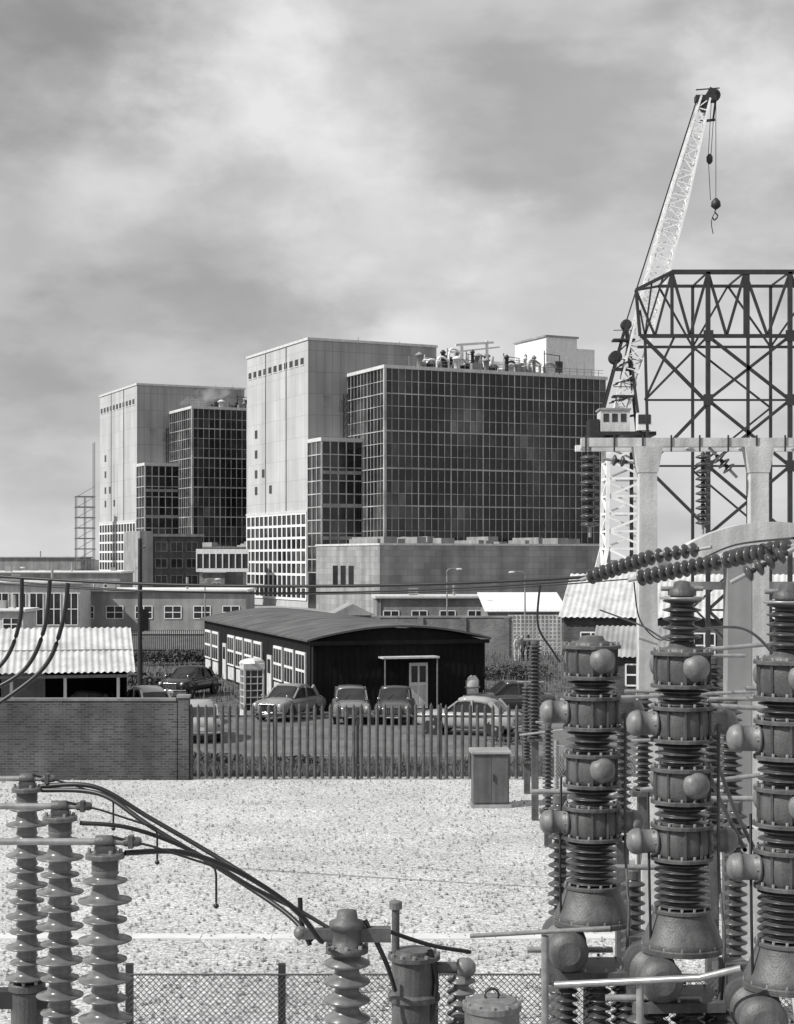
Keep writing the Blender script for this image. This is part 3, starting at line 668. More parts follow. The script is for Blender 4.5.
# ------------------------------------------------------------------ lattice helpers
def lattice_box(P, a, b, w0, w1, n, r, br, wm=None):
    a = Vector(a); b = Vector(b); d = (b-a).normalized(); u = d.cross(Vector((0,1,0)) if abs(d.y) < .9 else Vector((1,0,0))).normalized(); v = d.cross(u).normalized()
    rings = []
    for i in range(n+1):
        t_ = i/n
        if wm is None: w = w0+(w1-w0)*t_
        else:
            e = min(1, t_*4, (1-t_)*3); w = e*wm + (1-e)*(w0 if t_ < .5 else w1)
        c = a.lerp(b, t_); rings.append([c+u*sx*w/2+v*sy*w/2 for sx, sy in ((-1,-1),(1,-1),(1,1),(-1,1))])
    for i in range(n):
        for k in range(4):
            P.beam(rings[i][k], rings[i+1][k], r); k2 = (k+1) % 4
            P.beam(rings[i][k], rings[i][k2], br)
            if i % 2: P.beam(rings[i][k], rings[i+1][k2], br)
            else: P.beam(rings[i][k2], rings[i+1][k], br)
    for k in range(4): P.beam(rings[n][k], rings[n][(k+1)%4], br)

# crane
D = 182; cx = X(626, D)
t = Thing('tower_crane', (cx, D, 0))
tw = t('tower', M_crane)
lattice_box(tw, (0,0,0), (0,0,8), 8.4, 4.8, 3, .42, .26)
lattice_box(tw, (0,0,8), (0,0,19.5), 4.8, 4.4, 6, .4, .24)
t('portal_base', M_steel).box(-4.6, 4.6, -4.6, 4.6, 0, .8)
t('tower_ladder', M_steel).beam((.6,0,.8), (.6,0,19.5), .4, .1)
t('slew_ring', M_steel).cyl((0,0), 2.4, 19.5, 20.4); t('platform', M_steel).box(-3.2, 3.0, -2.2, 2.2, 20.4, 20.8)
t('machinery_house', M_offw).box(-3.0, .2, -1.6, 1.6, 20.8, 23.2); t('machinery_house_roof', M_concd).box(-3.15, .35, -1.75, 1.75, 23.2, 23.4)
for i in range(3): t('house_windows', M_glw).box(-2.7+i*.95, -2.1+i*.95, -1.64, -1.602, 21.9, 22.8)
t('cab', M_white).box(.9, 2.4, -2.6, -1.1, 20.9, 22.8); t('cab_windows', M_glw).box(.98, 2.32, -2.65, -2.602, 21.6, 22.6)
t('counterweight', M_steel).box(-4.2, -3.1, -1.5, 1.5, 19.4, 22.2)
foot = Vector((X(618,D)-cx, 0, Z(420,D))); tip = Vector((X(705,D)-cx, 0, Z(98,D)))
lattice_box(t('boom', M_crane), foot, tip, 1.2, 1.0, 26, .22, .11, wm=2.1)
apex = Vector((X(626,D)-cx, 0, Z(325,D)))
for y in (-1.3, 1.3):
    t('a_frame', M_steel).beam((1.4,y,20.8), apex+Vector((0,y*.3,0)), .28); t('a_frame', M_steel).beam((-2.6,y,23.2), apex+Vector((0,y*.3,0)), .24)
for k in range(1,6):
    f = k/6; z = 20.8+(apex.z-20.8)*f; xa = 1.4+(apex.x-1.4)*f; xb = -2.6+(apex.x+2.6)*f
    for y in (-1,1): t('a_frame', M_steel).beam((xa,y,z),(xb,y,z-.6),.14)
t('apex_sheaves', M_steel).rev([(.5,-.5),(.6,-.4),(.6,.4),(.5,.5)], apex, (0,1,0), 14)
for z in (1.8, 5, 8): t('maintenance_platforms', M_steel).box(apex.x-1.5, apex.x+.9, -.9, .9, apex.z-z, apex.z-z+.2); t('platform_rails', M_steel).beam((apex.x-1.5,-.9,apex.z-z+1.1), (apex.x+.9,-.9,apex.z-z+1.1), .08)
t('winch', M_steel).rev([(.7,-.8),(.7,.8)], (apex.x-1.2,0,apex.z-3.6), (0,1,0), 14)
bd = (tip-foot).normalized(); pu = Vector((-bd.z,0,bd.x))
for y in (-.4, .4): t('luffing_ropes', M_cable).beam(apex+Vector((0,y,.3)), tip+pu*.8+Vector((0,y,0)), .07)
hd = t('boom_head', M_steel)
hd.box(tip.x-1.1, tip.x+1.2, -.6, .6, tip.z-.4, tip.z+.2); hd.beam(tip+Vector((-.4,0,-1.3)), tip+Vector((.9,0,.9)), .9, .9)
hd.rev([(.6,-.3),(.7,-.2),(.7,.2),(.6,.3)], tip+Vector((1.0,0,.3)), (0,1,0), 14); hd.beam(tip+Vector((-1.0,0,.9)), tip+Vector((1.6,0,1.1)), .12); hd.beam(tip+Vector((-.6,0,-2.6)), tip+Vector((1.1,0,-2.4)), .25); hd.beam(tip+Vector((.9,0,-2.4)), tip+Vector((1.2,0,0)), .2)
hx = tip.x+.9
for dx in (-.3, .3): t('hoist_rope', M_cable).beam((hx+dx*.6,0,tip.z), (hx-.4+dx*.5,0,Z(157,D)), .06)
t('hook_block', M_steel).rev([(.15,0),(.35,.3),(.35,.8),(.15,1.1)], (hx-.4,0,Z(164,D)), (0,0,1), 12)
hx2 = hx+.3
t('hoist_rope', M_cable).beam((hx+.3,0,tip.z), (hx2,0,Z(198,D)), .06); t('hoist_rope', M_cable).beam((hx-.5,0,Z(164,D)), (hx-.3,0,Z(200,D)), .06)
t('lower_hook_block', M_steel).rev([(.2,0),(.55,.3),(.5,.8),(.15,1.2)], (hx2,0,Z(209,D)), (0,0,1), 12)
t('hook', M_steel).path(bez([(hx2,0,Z(209,D)),(hx2-.1,0,Z(212,D)),(hx2+.2,0,Z(216,D)),(hx2-.15,0,Z(220,D)),(hx2-.4,0,Z(217,D))],5), .08, 8)
t('tag_line', M_cable).path(bez([(hx2-.1,0,Z(212,D)),(hx2-.5,0,Z(222,D)),(hx2-.3,0,Z(234,D))],6), .05, 5)
t.done()

# steel lattice gantry
D = 50; t = Thing('lattice_gantry', (X(706,D), D, 0)); ox = X(706,D); P = t('chords', M_steel); Q = t('bracing', M_steel)
zt, zb = Z(272,D), Z(336,D); xl = X(672,D)-ox; xr = 7.5; dpt = 2.6
P.beam((xl,0,zt),(xr,0,zt),.13); P.beam((X(640,D)-ox,0,zb),(xr,0,zb),.11)
P.beam((xl,dpt,zt),(xr,dpt,zt),.09); P.beam((X(650,D)-ox,dpt,zb),(xr,dpt,zb),.08)
xx = [X(v,D)-ox for v in (672,708,745,790,835,880,925)]
for i, x in enumerate(xx):
    Q.beam((x,0,zb),(x,0,zt),.09)
    if i+1 < len(xx):
        m_ = (x+xx[i+1])/2
        Q.beam((x,0,zt),(m_,0,zb),.08); Q.beam((m_,0,zb),(xx[i+1],0,zt),.08)
        if i % 2: Q.beam((x,dpt,zb),(xx[i+1],dpt,zt),.06)
        else: Q.beam((x,dpt,zt),(xx[i+1],dpt,zb),.06)
    Q.beam((x,0,zt),(x,dpt,zt),.05)
el_ = Vector((X(636,D)-ox,0,Z(290,D))); P.beam((xl,0,zt), el_, .1); P.beam(el_, (X(640,D)-ox,0,zb), .09); Q.beam(el_, (X(655,D)-ox,0,zb), .07); Q.beam((xl,0,zt), (X(655,D)-ox,0,zb), .07); Q.beam(el_,(xl,dpt,zt),.06)
for pp in ((652,281),(640,310),(664,274)): a = Vector((X(pp[0],D)-ox,0,Z(pp[1],D))); Q.beam(a,(X(645,D)-ox,0,zb),.05)
cols = [X(708,D)-ox, X(748,D)-ox, X(790,D)-ox, X(835,D)-ox]
lev = [Z(v,D) for v in (336, 400, 466, 535, 610, 690)] + [0.0]
for c in cols[::2]: P.beam((c,0,0),(c,0,zt),.13); P.beam((c,dpt,0),(c,dpt,zt),.09)
P.beam((cols[1],0,0),(cols[1],0,zt),.09)
for k in range(len(lev)-1):
    a, b = cols[0], cols[2]; m_ = (a+b)/2
    Q.beam((a,0,lev[k]),(b,0,lev[k+1]),.09); Q.beam((b,0,lev[k]),(a,0,lev[k+1]),.09); Q.beam((a,0,lev[k+1]),(b+1.5,0,lev[k+1]),.06)
    Q.beam((b,0,lev[k]),(cols[3]+.8,0,lev[k+1]),.08)
    if k % 2 == 0: Q.beam((a,dpt,lev[k]),(b,dpt,lev[k+1]),.06)
    else: Q.beam((b,dpt,lev[k]),(a,dpt,lev[k+1]),.06)
l0 = X(645,D)-ox
Q.beam((l0-.1,0,zb),(cols[0],0,lev[1]-.1),.1); Q.beam((cols[0],0,lev[1]-.1),(l0-.2,0,lev[2]-.3),.1); Q.beam((l0+.9,0,zb),(l0,0,lev[1]),.07); Q.beam((l0,0,lev[2]),(cols[0],0,lev[3]+.2),.09); Q.beam((l0,0,zb),(l0+.1,0,lev[2]),.08); Q.beam((l0,0,lev[1]),(cols[0],0,lev[1]),.06); Q.beam((l0+.1,0,lev[2]),(cols[0],0,lev[2]),.06); Q.beam((cols[0],0,zb),(l0,0,lev[1]),.07)
for c in (cols[0], cols[2]):
    for v in (336,400,466): P.box(c-.15, c+.15, -.08, -.068, Z(v,D)-.17, Z(v,D)+.17)
t.done()

# concrete gantry
D = 32; t = Thing('concrete_gantry', (X(647,D), D, 0)); ox = X(647,D); zt = Z(447,D)
for c in (647, 758, 880):
    x = X(c,D)-ox
    t('posts', M_conc).loft([[(x-.2,-.2,0),(x+.2,-.2,0),(x+.2,.2,0),(x-.2,.2,0)],[(x-.17,-.17,zt-.5),(x+.17,-.17,zt-.5),(x+.17,.17,zt-.5),(x-.17,.17,zt-.5)]], False)
    t('brackets', M_conc).loft([[(x-.19,-.18,zt-.5),(x+.19,-.18,zt-.5),(x+.19,.18,zt-.5),(x-.19,.18,zt-.5)],[(x-.28,-.2,zt),(x+.28,-.2,zt),(x+.28,.2,zt),(x-.28,.2,zt)]], False)
t('beam', M_conc).box(X(581,D)-ox, 6.5, -.13, .13, zt, zt+.17); t('beam_upper', M_offw).box(X(581,D)-ox, 6.5, .9, 1.1, zt-.02, zt+.1)
for i in range(8): x = X(585,D)-ox+i*1.05; t('spacers', M_conc).box(x, x+.1, .13, .9, zt+.02, zt+.095)
for i in range(14): x = X(585,D)-ox+i*.55; t('hanger_bolts', M_steel).beam((x, -.14, zt-.1), (x, -.14, zt+.22), .03)
t.done()
D = 29; t = Thing('concrete_arch', (X(770,D), D, 0)); ox = X(770,D)
ro, ri = 2.5, 2.12; cz = Z(522,D)-ro; ring_o = []; ng = 28
for i in range(ng+1):
    a = math.radians(132 - 94*i/ng); c, s_ = math.cos(a), math.sin(a)
    ring_o.append([(ro*c*1.1,-.25,cz+ro*s_),(ro*c*1.1,.25,cz+ro*s_),(ri*c*1.1,.25,cz+ri*s_),(ri*c*1.1,-.25,cz+ri*s_)])
t('arch_rib', M_conc).loft(ring_o, False)
lx = X(738,D)-ox
t('leg', M_concd).box(lx-.22, lx+.2, -.2, .2, 0, cz+ro*.86); t('leg_lit_half', M_conc).box(lx+.21, lx+.5, -.22, .22, 0, cz+ro*.84)  # grey half colours in the leg's shaded face, white half its lit face
t('second_leg', M_concd).box(1.9, 2.3, -.2, .2, 0, cz+ro*.6)
t('tie_beam', M_conc).box(lx-1.1, 2.4, .25, .45, Z(590,D), Z(582,D))
t.done()
t = Thing('concrete_support', (X(742,19), 19, 0))
t('leg', M_conc).loft([[(-.14,-.14,0),(.14,-.14,0),(.14,.14,0),(-.14,.14,0)],[(-.12,-.12,3.9),(.12,-.12,3.9),(.12,.12,3.9),(-.12,.12,3.9)]], False)
t('curved_bracket', M_conc).loft([[(x-.1,-.15,z),(x+.1,-.15,z),(x+.1,.15,z),(x-.1,.15,z)] for x, z in ((.9,0),(.8,1.2),(.62,2.4),(.4,3.3),(.1,3.9))], False); t.done()
t = Thing('concrete_support', (X(648,24), 24, 0)); t('leg', M_conc).loft([[(-.11,-.14,0),(.11,-.14,0),(.11,.14,0),(-.11,.14,0)],[(-.1,-.12,2.9),(.1,-.12,2.9),(.1,.12,2.9),(-.1,.12,2.9)]], False); t('cap', M_conc).box(-.4,.4,-.2,.2,2.9,3.02); t.done()

# ------------------------------------------------------------------ insulators
def ribs(P, base, axis, length, rc, rs, pitch, n=22):
    k = max(1, int(round(length/pitch))); p = length/k; prof = [(rc, 0)]
    for i in range(k):
        z = i*p; prof += [(rc, z+.12*p), (rs*.93, z+.30*p), (rs, z+.38*p), (rs*.98, z+.48*p), (rs*.62, z+.72*p), (rc, z+.9*p)]
    prof.append((rc, length)); P.rev(prof, base, axis, n)
def discs(P, Q, base, axis, count, pitch, r, n=18):
    base = Vector(base); ax = Vector(axis).normalized()
    for i in range(count):
        b = base+ax*pitch*i
        P.rev([(r*.25,.0),(r*.95,.18*pitch),(r,.28*pitch),(r*.9,.42*pitch),(r*.45,.62*pitch),(r*.3,.66*pitch)], b, ax, n)
        Q.rev([(r*.3,.6*pitch),(r*.3,.9*pitch),(r*.12,.98*pitch)], b, ax, 10)
def bolts(P, c, r, z, n=10, s=.014):
    for i in range(n):
        a = 2*math.pi*i/n; P.rev([(s,0),(s,.025)], (c[0]+r*math.cos(a), c[1]+r*math.sin(a), z), (0,0,1), 6, False)

def post_ins(loc, ztop, hins, r, seed):
    t = Thing('post_insulator', loc)
    zb = ztop-.12-hins; n = 12; p = hins/n; prof = [(.07, 0)]
    for i in range(n):
        z = i*p; big = r*(1.0, .82)[i % 2]
        prof += [(.08,z+.16*p),(big*.6,z+.22*p),(big*.97,z+.28*p),(big,z+.33*p),(big*.985,z+.38*p),(big*.7,z+.46*p),(big*.52,z+.60*p),(.09,z+.72*p),(.08,z+.95*p)]
    t('porcelain', M_porc).rev(prof, (0,0,zb), (0,0,1), 36)
    t('cap', M_body).cyl((0,0), .085, ztop-.13, ztop-.05); t('cap_plate', M_bodyl).cyl((0,0), .125, ztop-.06, ztop-.025); bolts(t('bolts', M_steelg), (0,0), .1, ztop-.025, 6, .012)
    t('clamp', M_body).box(-.06, .06, -.045, .045, ztop-.025, ztop+.02); t('clamp', M_body).rev([(.035,-.06),(.042,-.05),(.042,.05),(.035,.06)], (0,0,ztop+.045), (1,0,0), 14)
    t('base_flange', M_body).cyl((0,0), .15, zb-.06, zb); bolts(t('bolts', M_steelg), (0,0), .13, zb, 8, .014)
    t('support_column', M_body).cyl((0,0), .13, .0, zb-.06)
    t('channel', M_steel).box(-.3, .3, -.08, .08, zb-.2, zb-.061)
    t.done()
ZB = 5.15
pos = [(27, 13.5), (60, 12.0), (105, 10.5)]
for i, (px, D) in enumerate(pos): post_ins((X(px,D), D, 0), ZB, 1.5, .172, i)
t = Thing('busbar_tubes', (0,0,0))
for i, (px, D) in enumerate(pos):
    x = X(px,D); t('tube', M_alu).tube((x-3, D, ZB+.045), (x+.20, D, ZB+.045), .022, 12)
    t('end_clamps', M_body).rev([(.028,0),(.032,.01),(.032,.09),(.024,.11)], (x+.12, D, ZB+.045), (1,0,0), 12); t('end_clamps', M_body).box(x+.15, x+.18, D-.035, D+.035, ZB+.005, ZB+.085)
    a = Vector((x+.05, D-.02, ZB+.1))
    t('arcing_horn', M_cable).path([a+Vector((0,0,-.02)), a+Vector((.25,0,-.08)), a+Vector((.62,0,-.2)), a+Vector((.65,0,-.22)), a+Vector((.66,0,-.26)), a+Vector((.66,0,-.44))], .008, 6)
    t('arcing_horn', M_cable).ball(a+Vector((.66,0,-.46)), .018, 8, 6)
t.done()
t = Thing('flexible_cables', (0,0,0)); P = t('cable', M_cable)
def cab(pts, r=.022): P.path(bez([W(a,b,c) for a,b,c in pts], 10), r, 8)
cab([(42,786,13.5),(95,787,13.4),(150,818,13.3),(225,862,13.1),(290,905,12.8),(318,935,12.6),(335,942,12.4)], .020)
cab([(42,790,13.5),(100,794,13.3),(150,826,13.1),(225,872,12.9),(285,912,12.6),(312,940,12.4)], .020)
cab([(80,823,12),(130,828,12),(190,850,12.1),(250,886,12.1),(298,910,12.1),(340,935,12.0)], .016)
cab([(125,853,10.5),(180,852,10.7),(230,868,11),(272,892,11.3),(300,915,11.6),(318,938,11.8),(322,942,11.9)], .018)
cab([(365,920,12),(385,960,12),(395,990,12.3)], .018); cab([(300,898,12.1),(302,925,12.1),(310,945,12.1)], .018)
cab([(430,950,12.5),(436,985,12.5),(428,1024,12.5),(420,1050,12.5)], .022); cab([(385,930,12),(430,945,12.4),(470,952,12.8)], .016)
P.path(catenary(W(-120,566,34), W(586,577,30), .28, 40), .030, 8)
P.path(catenary(W(-120,572,34), W(586,580,30.2), .33, 40), .018, 8)
P.path(catenary(W(-160,560,36), W(640,578,31), .50, 40), .014, 6)
cab([(22,578,24),(20,620,24),(5,660,24),(-30,690,24)], .03); cab([(50,580,23),(44,630,23),(22,672,23),(-30,700,23)], .03); cab([(68,583,22),(62,625,22),(40,672,22),(-30,722,22)], .03)
cab([(540,585,30),(538,625,30),(552,650,30),(560,662,30)], .02); cab([(634,582,28),(640,620,28),(660,640,28),(678,625,22),(682,600,14.4)], .012)
cab([(700,560,26),(735,545,24),(794,538,20)], .015); cab([(600,610,20),(640,625,18),(672,640,16),(682,598,14)], .010); cab([(690,630,16),(740,628,14),(770,650,13),(775,668,12.8)], .012)
cab([(700,750,16),(720,800,15),(745,850,14)], .02); cab([(720,770,16),(735,810,15),(760,860,14)], .02)
t.done()

t = Thing('cable_bushing', (X(347,12), 12, 0)); zt = Z(908,12)
ribs(t('porcelain', M_porc), (0,0,zt-2.2), (0,0,1), 1.88, .09, .17, .13, 30)
t('cap', M_body).rev([(.13,0),(.155,.01),(.155,.05),(.11,.06),(.11,.18),(.13,.19),(.13,.23),(.08,.25),(.07,.31),(.03,.32)], (0,0,zt-.33), (0,0,1), 24); bolts(t('bolts', M_steelg), (0,0), .14, zt-.28, 8)
t('terminal', M_body).box(-.34, -.1, -.04, .04, zt-.22, zt-.15); t('terminal', M_body).box(.1, .32, -.05, .05, zt-.24, zt-.14); t('terminal_end', M_bodyl).ball((-.34,0,zt-.18), .05, 12, 8)
t('base', M_body).cyl((0,0), .22, 0, zt-2.2); t.done()
t = Thing('voltage_transformer', (X(414,12.6), 12.6, 0)); zt = Z(948,12.6)
t('tank', M_body).rev([(.15,0),(.17,.02),(.17,.55),(.2,.56),(.2,.6),(.17,.62),(.17,.86),(.2,.87),(.2,.9),(.15,.91),(.14,.94),(.02,.95)], (0,0,zt-.95), (0,0,1), 28, False)
bolts(t('bolts', M_steelg), (0,0), .185, zt-.05, 12); t('side_arm', M_body).tube((.15,0,zt-.15), (.34,0,zt-.15), .045, 12); t('side_cap', M_bodyl).rev([(.06,0),(.075,.02),(.075,.1),(.03,.14)], (.33,0,zt-.15), (1,0,0), 14)
t('top_post', M_body).tube((-.14,0,zt-.05), (-.14,0,zt+.32), .03, 10); t('top_post_cap', M_bodyl).cyl((-.14,0), .05, zt+.3, zt+.36, 12); ribs(t('porcelain', M_porc), (.36,0,zt-1.2), (0,0,1), 1.0, .06, .11, .08); ribs(t('porcelain', M_porc), (0,0,zt-2.6), (0,0,1), 1.63, .1, .17, .1)
t('base', M_body).cyl((0,0), .22, 0, zt-2.6); t.done()
t = Thing('terminal_drum', (X(492,12), 12, 0)); zt = Z(998,12)
t('drum', M_bodyl).rev([(.2,0),(.2,.5),(.215,.5),(.215,.54),(.17,.57),(.05,.58)], (0,0,zt-.58), (0,0,1), 32, False); bolts(t('bolts', M_steelg), (0,0), .2, zt-.04, 12); t('lifting_eye', M_steel).path([(.05*math.cos(a),0,zt+.02+.05*math.sin(a)) for a in [i*math.pi/8 for i in range(17)]], .01, 6); t('base', M_concd).cyl((0,0), .16, 0, zt-.58); t.done()
t = Thing('pipe_handrail', (0,0,0)); t('rail', M_alu).path([W(470,936,13.2), W(610,928,13.2)], .018, 10); t('rail', M_alu).path([W(555,985,13), W(700,978,12.6), W(742,968,12.4)], .028, 10); t('post', M_alu).path([W(545,936,13.2), Vector((X(545,13.2),13.2,0))], .03, 8); t('post', M_alu).path([W(640,982,12.8), Vector((X(640,12.8),12.8,0))], .03, 8); t.done()

# ------------------------------------------------------------------ circuit breaker columns
def breaker(loc, rz=0.0, topins=False):
    t = Thing('circuit_breaker', loc, rz); B = t('housings', M_body); C = t('porcelain', M_porcd); Hh = t('interrupter_heads', M_bodyl); K = t('bolts', M_steelg)
    def flange(z, r=.265, h=.032): B.cyl((0,0), r, z, z+h, 28); bolts(K, (0,0), r-.025, z+h, 14, .012)
    B.rev([(.2,0),(.2,.03),(.12,.05),(.1,.09),(.02,.1)], (0,0,6.2), (0,0,1), 24)
    def unit(z, arms):
        B.rev([(.215,0),(.228,.03),(.232,.12),(.228,.2),(.215,.24)], (0,0,z-.26), (0,0,1), 30)
        flange(z-.295); flange(z-.02)
        for a in range(10):
            an = a*math.pi/5+.2; B.beam((.236*math.cos(an), .236*math.sin(an), z-.26), (.236*math.cos(an), .236*math.sin(an), z-.02), .018, .018)
        if arms:
            for s_ in (-1, 1):
                Hh.rev([(.09,0),(.095,.05),(.12,.06),(.12,.08),(.1,.09),(.1,.20),(.112,.205),(.112,.225),(.105,.26),(.085,.29),(.05,.31),(.005,.317)], (s_*.16,0,z-.14), (s_,0,0), 24)
                for q in range(6):
                    an = q*math.pi/3; K.rev([(.01,0),(.01,.02)], (s_*.24, .108*math.cos(an), z-.14+.108*math.sin(an)), (s_,0,0), 6)
        else:
            d = Vector((.3, -1, .1)).normalized()
            Hh.rev([(.10,0),(.10,.08),(.12,.085),(.12,.105),(.108,.12),(.1,.15),(.07,.175),(.035,.185),(.005,.188)], d*.14+Vector((0,0,z-.14)), d, 24)
            d = Vector((-.5, 1, .1)).normalized(); Hh.rev([(.11,0),(.11,.16),(.08,.2),(.005,.215)], d*.14+Vector((0,0,z-.14)), d, 16)
    unit(6.2, False); ribs(C, (0,0,5.74), (0,0,1), .165, .16, .232, .055, 30)
    unit(5.74, True); ribs(C, (0,0,5.26), (0,0,1), .19, .16, .232, .06, 30)
    unit(5.22, False); ribs(C, (0,0,4.73), (0,0,1), .2, .16, .232, .06, 30)
    unit(4.74, True); ribs(C, (0,0,4.04), (0,0,1), .41, .16, .236, .06, 30)
    B.rev([(.34,0),(.345,.03),(.33,.06),(.29,.16),(.25,.26),(.24,.3)], (0,0,3.72), (0,0,1), 30); flange(3.68, .36, .05); flange(4.01, .26, .03)
    B.rev([(.10,0),(.15,.02),(.18,.06),(.18,.4),(.2,.4),(.2,.44),(.18,.44),(.18,.8),(.1,.9)], (-.25,-.42,3.5), (0,1,0), 26)
    bolts(K, (0,0), .3, 3.31, 10)
    B.box(-.42, .3, -.3, .3, 3.22, 3.30)
    for x in (-.25, .05, .3):
        for y in (-.15, .2): ribs(C, (x,y,1.6), (0,0,1), 1.62, .055, .105, .075, 18)
    B.box(-.45, .45, -.4, .4, 1.45, 1.6)
    t('pedestal', M_concd).box(-.4, .4, -.35, .35, 0, 1.45)
    t('pipework', M_body).path(bez([(.27,-.2,3.3),(.3,-.25,3.8),(.29,-.1,4.4),(.29,-.1,5.6)], 8), .014, 6)
    t('control_cable', M_cable).path(bez([(-.28,-.1,3.4),(-.3,-.1,4.2),(-.27,.1,5.0)], 8), .012, 6)
    t('valve_box', M_body).box(.3, .5, -.3, -.05, 3.3, 3.62); t('valve_box_cover', M_bodyl).box(.32, .48, -.32, -.302, 3.34, 3.58)
    if topins:
        ribs(C, (0,0,6.3), (0,0,1), .38, .10, .165, .07, 24); B.rev([(.12,0),(.12,.05),(.08,.07),(.06,.12),(.02,.13)], (0,0,6.68), (0,0,1), 20); t('top_terminal', M_alu).tube((-.18,0,6.74), (.18,0,6.74), .02, 8)
        t('corona_ring', M_alu).path([(.18*math.cos(a), .18*math.sin(a), 6.66) for a in [i*math.pi/10 for i in range(21)]], .012, 6)
    t.done()
breaker((X(592,15), 15, 0), .0, False); breaker((X(682,14), 14, 0), .06, True); breaker((X(788,12.8), 12.8, 0), -.03, True)
def isolator(loc, h0, h1, r=.14, m=None):
    t = Thing('isolator_post', loc); ribs(t('porcelain', m or M_porcd), (0,0,h0), (0,0,1), h1-h0, r*.5, r, .1, 18); t('cap', M_body).cyl((0,0), r*.6, h1, h1+.1, 14); t('pedestal', M_body).box(-.09,.09,-.09,.09,0,h0-.08); t('base', M_body).box(-.2,.2,-.2,.2,h0-.08,h0)
    t('contact_arm', M_alu).tube((-.3,0,h1+.12), (.5,0,h1+.12), .03, 8); t.done()
isolator((X(535,44), 44, 0), 2.2, 4.7, .2); isolator((X(643,27), 27, 0), 3.2, 4.7, .17); isolator((X(730,22), 22, 0), 3.4, 5.0, .17); isolator((X(527,49), 49, 0), 1.0, 3.2, .16)
isolator((X(712,25), 25, 0), 3.0, 5.4, .17); isolator((X(770,20), 20, 0), 3.8, 5.3, .15); isolator((X(548,40), 40, 0), .9, 2.9, .14)
isolator((X(565,17), 17.5, 0), 2.6, 4.4, .13); isolator((X(640,17), 17.5, 0), 2.6, 3.6, .13); isolator((X(622,24), 24, 0), 3.0, 4.6, .14); isolator((X(735,17), 17, 0), 2.8, 4.4, .13)
isolator((X(545,17), 15.5, 0), 1.5, 3.2, .13); isolator((X(638,14), 13.8, 0), 1.5, 3.2, .13); isolator((X(712,13), 13.0, 0), 1.5, 3.1, .13)
t = Thing('busbar_tubes', (0,0,0))
for (a, b) in ((W(560,700,24), W(794,690,24)), (W(600,742,26), W(794,735,26)), (W(700,650,20), W(820,640,20)), (W(520,735,44), W(640,720,40)), (W(640,790,20), W(760,775,20)), (W(700,705,18), W(830,712,18))): t('tube', M_alu).path([a, b], .028, 8)
t.done()
def string(a, b, r=.14, pitch=.125, name='insulator_string'):
    a = Vector(a); b = Vector(b); L = (b-a).length; n = int(L/pitch); t = Thing(name, a)
    discs(t('discs', M_porcd), t('caps', M_steel), (0,0,0), b-a, n, L/n, r); t('end_fittings', M_steelg).tube(-(b-a).normalized()*.2, (0,0,0), .03, 8); t('end_fittings', M_steelg).tube(b-a, (b-a)+(b-a).normalized()*.2, .03, 8); t.done()
string(W(590,527,32), W(590,452,32), .19, .16); string(W(703,525,36), W(703,452,36), .17, .15); string(W(730,470,32), W(716,455,32), .14, .12)
string(W(590,577,27), W(655,556,26), .13, .13); string(W(657,556,26), W(700,549,25.5), .12, .13)
string(W(640,578,24), W(722,561,23), .125, .125); string(W(726,560,23), W(792,546,22), .125, .125)
string(W(612,460,34), W(628,462,34), .12, .12); string(W(745,575,20), W(788,552,20), .11, .12)

# ------------------------------------------------------------------ camera
cam = bpy.data.cameras.new('Camera'); co = bpy.data.objects.new('Camera', cam); sc.collection.objects.link(co); sc.camera = co
co.location = (0, 0, H); co.rotation_euler = (math.pi/2, 0, 0)
cam.sensor_fit = 'HORIZONTAL'; cam.sensor_width = 36; cam.lens = 36*F/794; cam.shift_y = (HY-512)/794; cam.clip_start = .1; cam.clip_end = 9000

# ------------------------------------------------------------------ sun and sky
el = math.radians(42); az = math.atan2(-.87, -.42)
sd = Vector((math.sin(az)*math.cos(el), math.cos(az)*math.cos(el), math.sin(el)))
sl = bpy.data.lights.new('Sun', 'SUN'); sl.energy = 5.0; sl.angle = math.radians(.5); sl.color = (1, .995, .985)
so = bpy.data.objects.new('Sun', sl); sc.collection.objects.link(so); so.rotation_euler = sd.to_track_quat('Z', 'Y').to_euler(); so.location = (0,0,80)
w = bpy.data.worlds.new('World'); sc.world = w; w.use_nodes = True; n = w.node_tree.nodes; l = w.node_tree.links; n.clear()
out = n.new('ShaderNodeOutputWorld'); bg = n.new('ShaderNodeBackground'); bg.inputs['Strength'].default_value = .1; l.new(bg.outputs[0], out.inputs[0])
sky = n.new('ShaderNodeTexSky'); sky.sky_type = 'NISHITA'; sky.sun_disc = False; sky.sun_elevation = el; sky.sun_rotation = az
sbw = n.new('ShaderNodeRGBToBW'); l.new(sky.outputs[0], sbw.inputs[0])
tc = n.new('ShaderNodeTexCoord'); g = tc.outputs['Generated']
def noise(vec, scale, detail, rough, mp=None, loc=(0,0,0)):
    m_ = n.new('ShaderNodeMapping'); m_.inputs['Scale'].default_value = mp or (1,1,1); m_.inputs['Location'].default_value = loc; l.new(vec, m_.inputs['Vector'])
    x = n.new('ShaderNodeTexNoise'); x.inputs['Scale'].default_value = scale; x.inputs['Detail'].default_value = detail; x.inputs['Roughness'].default_value = rough; l.new(m_.outputs[0], x.inputs['Vector']); return x
def math2(op, a, b=None):
    x = n.new('ShaderNodeMath'); x.operation = op
    for i, v in enumerate((a, b)):
        if v is None: continue
        if isinstance(v, (int, float)): x.inputs[i].default_value = v
        else: l.new(v, x.inputs[i])
    return x.outputs[0]
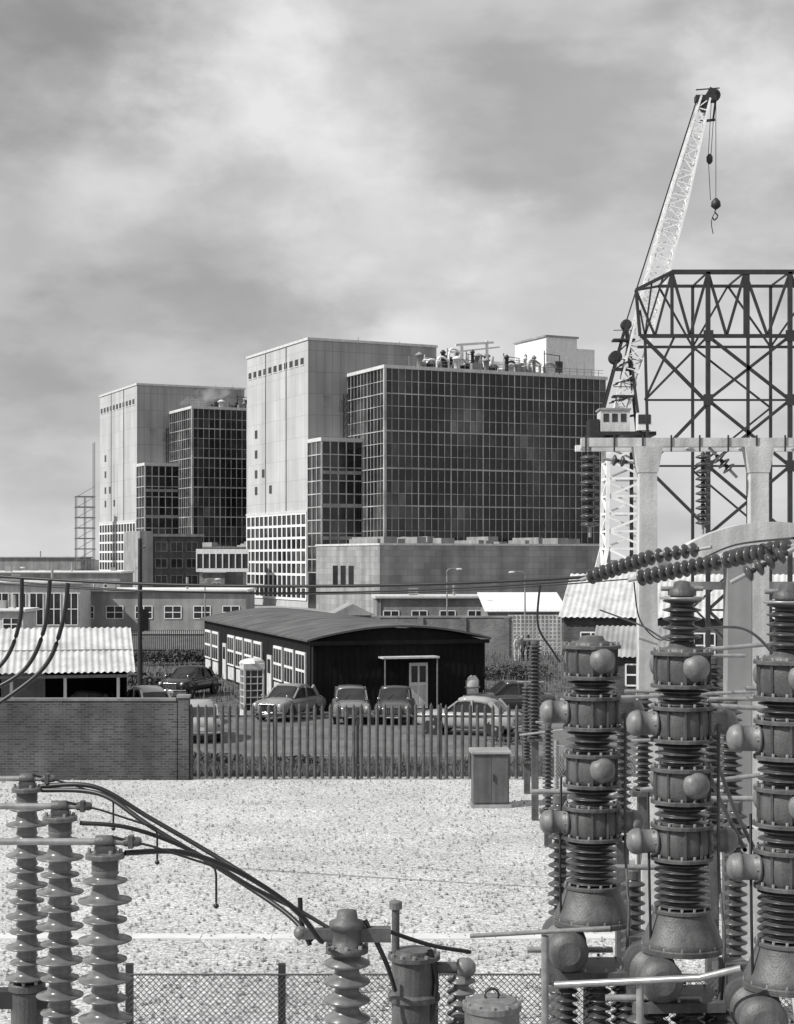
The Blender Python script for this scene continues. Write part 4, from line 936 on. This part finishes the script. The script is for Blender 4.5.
def mrange(v, a, b, c, d, smooth=True):
    m_ = n.new('ShaderNodeMapRange'); m_.interpolation_type = 'SMOOTHSTEP' if smooth else 'LINEAR'
    for k, x in zip(('From Min','From Max','To Min','To Max'), (a,b,c,d)): m_.inputs[k].default_value = x
    l.new(v, m_.inputs['Value']); return m_.outputs[0]
wn = noise(g, 12, 7, .58, (1,1,1.3)); sub = n.new('ShaderNodeVectorMath'); sub.operation = 'SUBTRACT'; l.new(wn.outputs['Color'], sub.inputs[0]); sub.inputs[1].default_value = (.5,.5,.5)
scv = n.new('ShaderNodeVectorMath'); scv.operation = 'SCALE'; scv.inputs['Scale'].default_value = .15; l.new(sub.outputs[0], scv.inputs[0])
adv = n.new('ShaderNodeVectorMath'); adv.operation = 'ADD'; l.new(g, adv.inputs[0]); l.new(scv.outputs[0], adv.inputs[1]); wv = adv.outputs[0]
big = noise(g, 5, 8, .52, (1,1,2.3), (3.1,1.7,.4)); fine = noise(g, 16, 6, .5, (1,1,2.2), (1.2,.3,5))
val = math2('ADD', mrange(big.outputs['Fac'], .42, .58, -.04, .09), math2('ADD', mrange(fine.outputs['Fac'], .38, .64, -.03, .05), .57))
for (px, py, rad, amp) in ((45,60,190,-.19),(120,110,60,-.05),(215,50,95,.22),(250,110,85,.12),(340,160,110,.24),(110,175,100,.18),(180,130,70,.08),(480,60,190,-.08),(770,75,85,.26),(740,50,60,.08),(60,330,170,-.10),(240,260,120,-.08),(470,240,40,.12),(420,330,120,.12),(380,310,60,.08),(300,330,90,-.03),(700,330,120,.06)):
    d = Vector(((px-CX)/F, 1, (HY-py)/F)).normalized()
    di = n.new('ShaderNodeVectorMath'); di.operation = 'DISTANCE'; l.new(wv, di.inputs[0]); di.inputs[1].default_value = d
    val = math2('ADD', val, mrange(di.outputs['Value'], 0, rad/F*1.3, amp, 0))
sp = n.new('ShaderNodeSeparateXYZ'); l.new(g, sp.inputs[0])
val = math2('ADD', val, mrange(sp.outputs[2], 0, .12, .10, 0))
cl = n.new('ShaderNodeClamp'); cl.inputs['Min'].default_value = .30; cl.inputs['Max'].default_value = .90; l.new(val, cl.inputs['Value'])
cv = math2('MULTIPLY', cl.outputs[0], 8.6)
tot = math2('ADD', cv, math2('MULTIPLY', sbw.outputs[0], .1))
l.new(tot, bg.inputs['Color'])
sc.view_settings.view_transform = 'Standard'; sc.view_settings.look = 'None'; sc.view_settings.exposure = 0
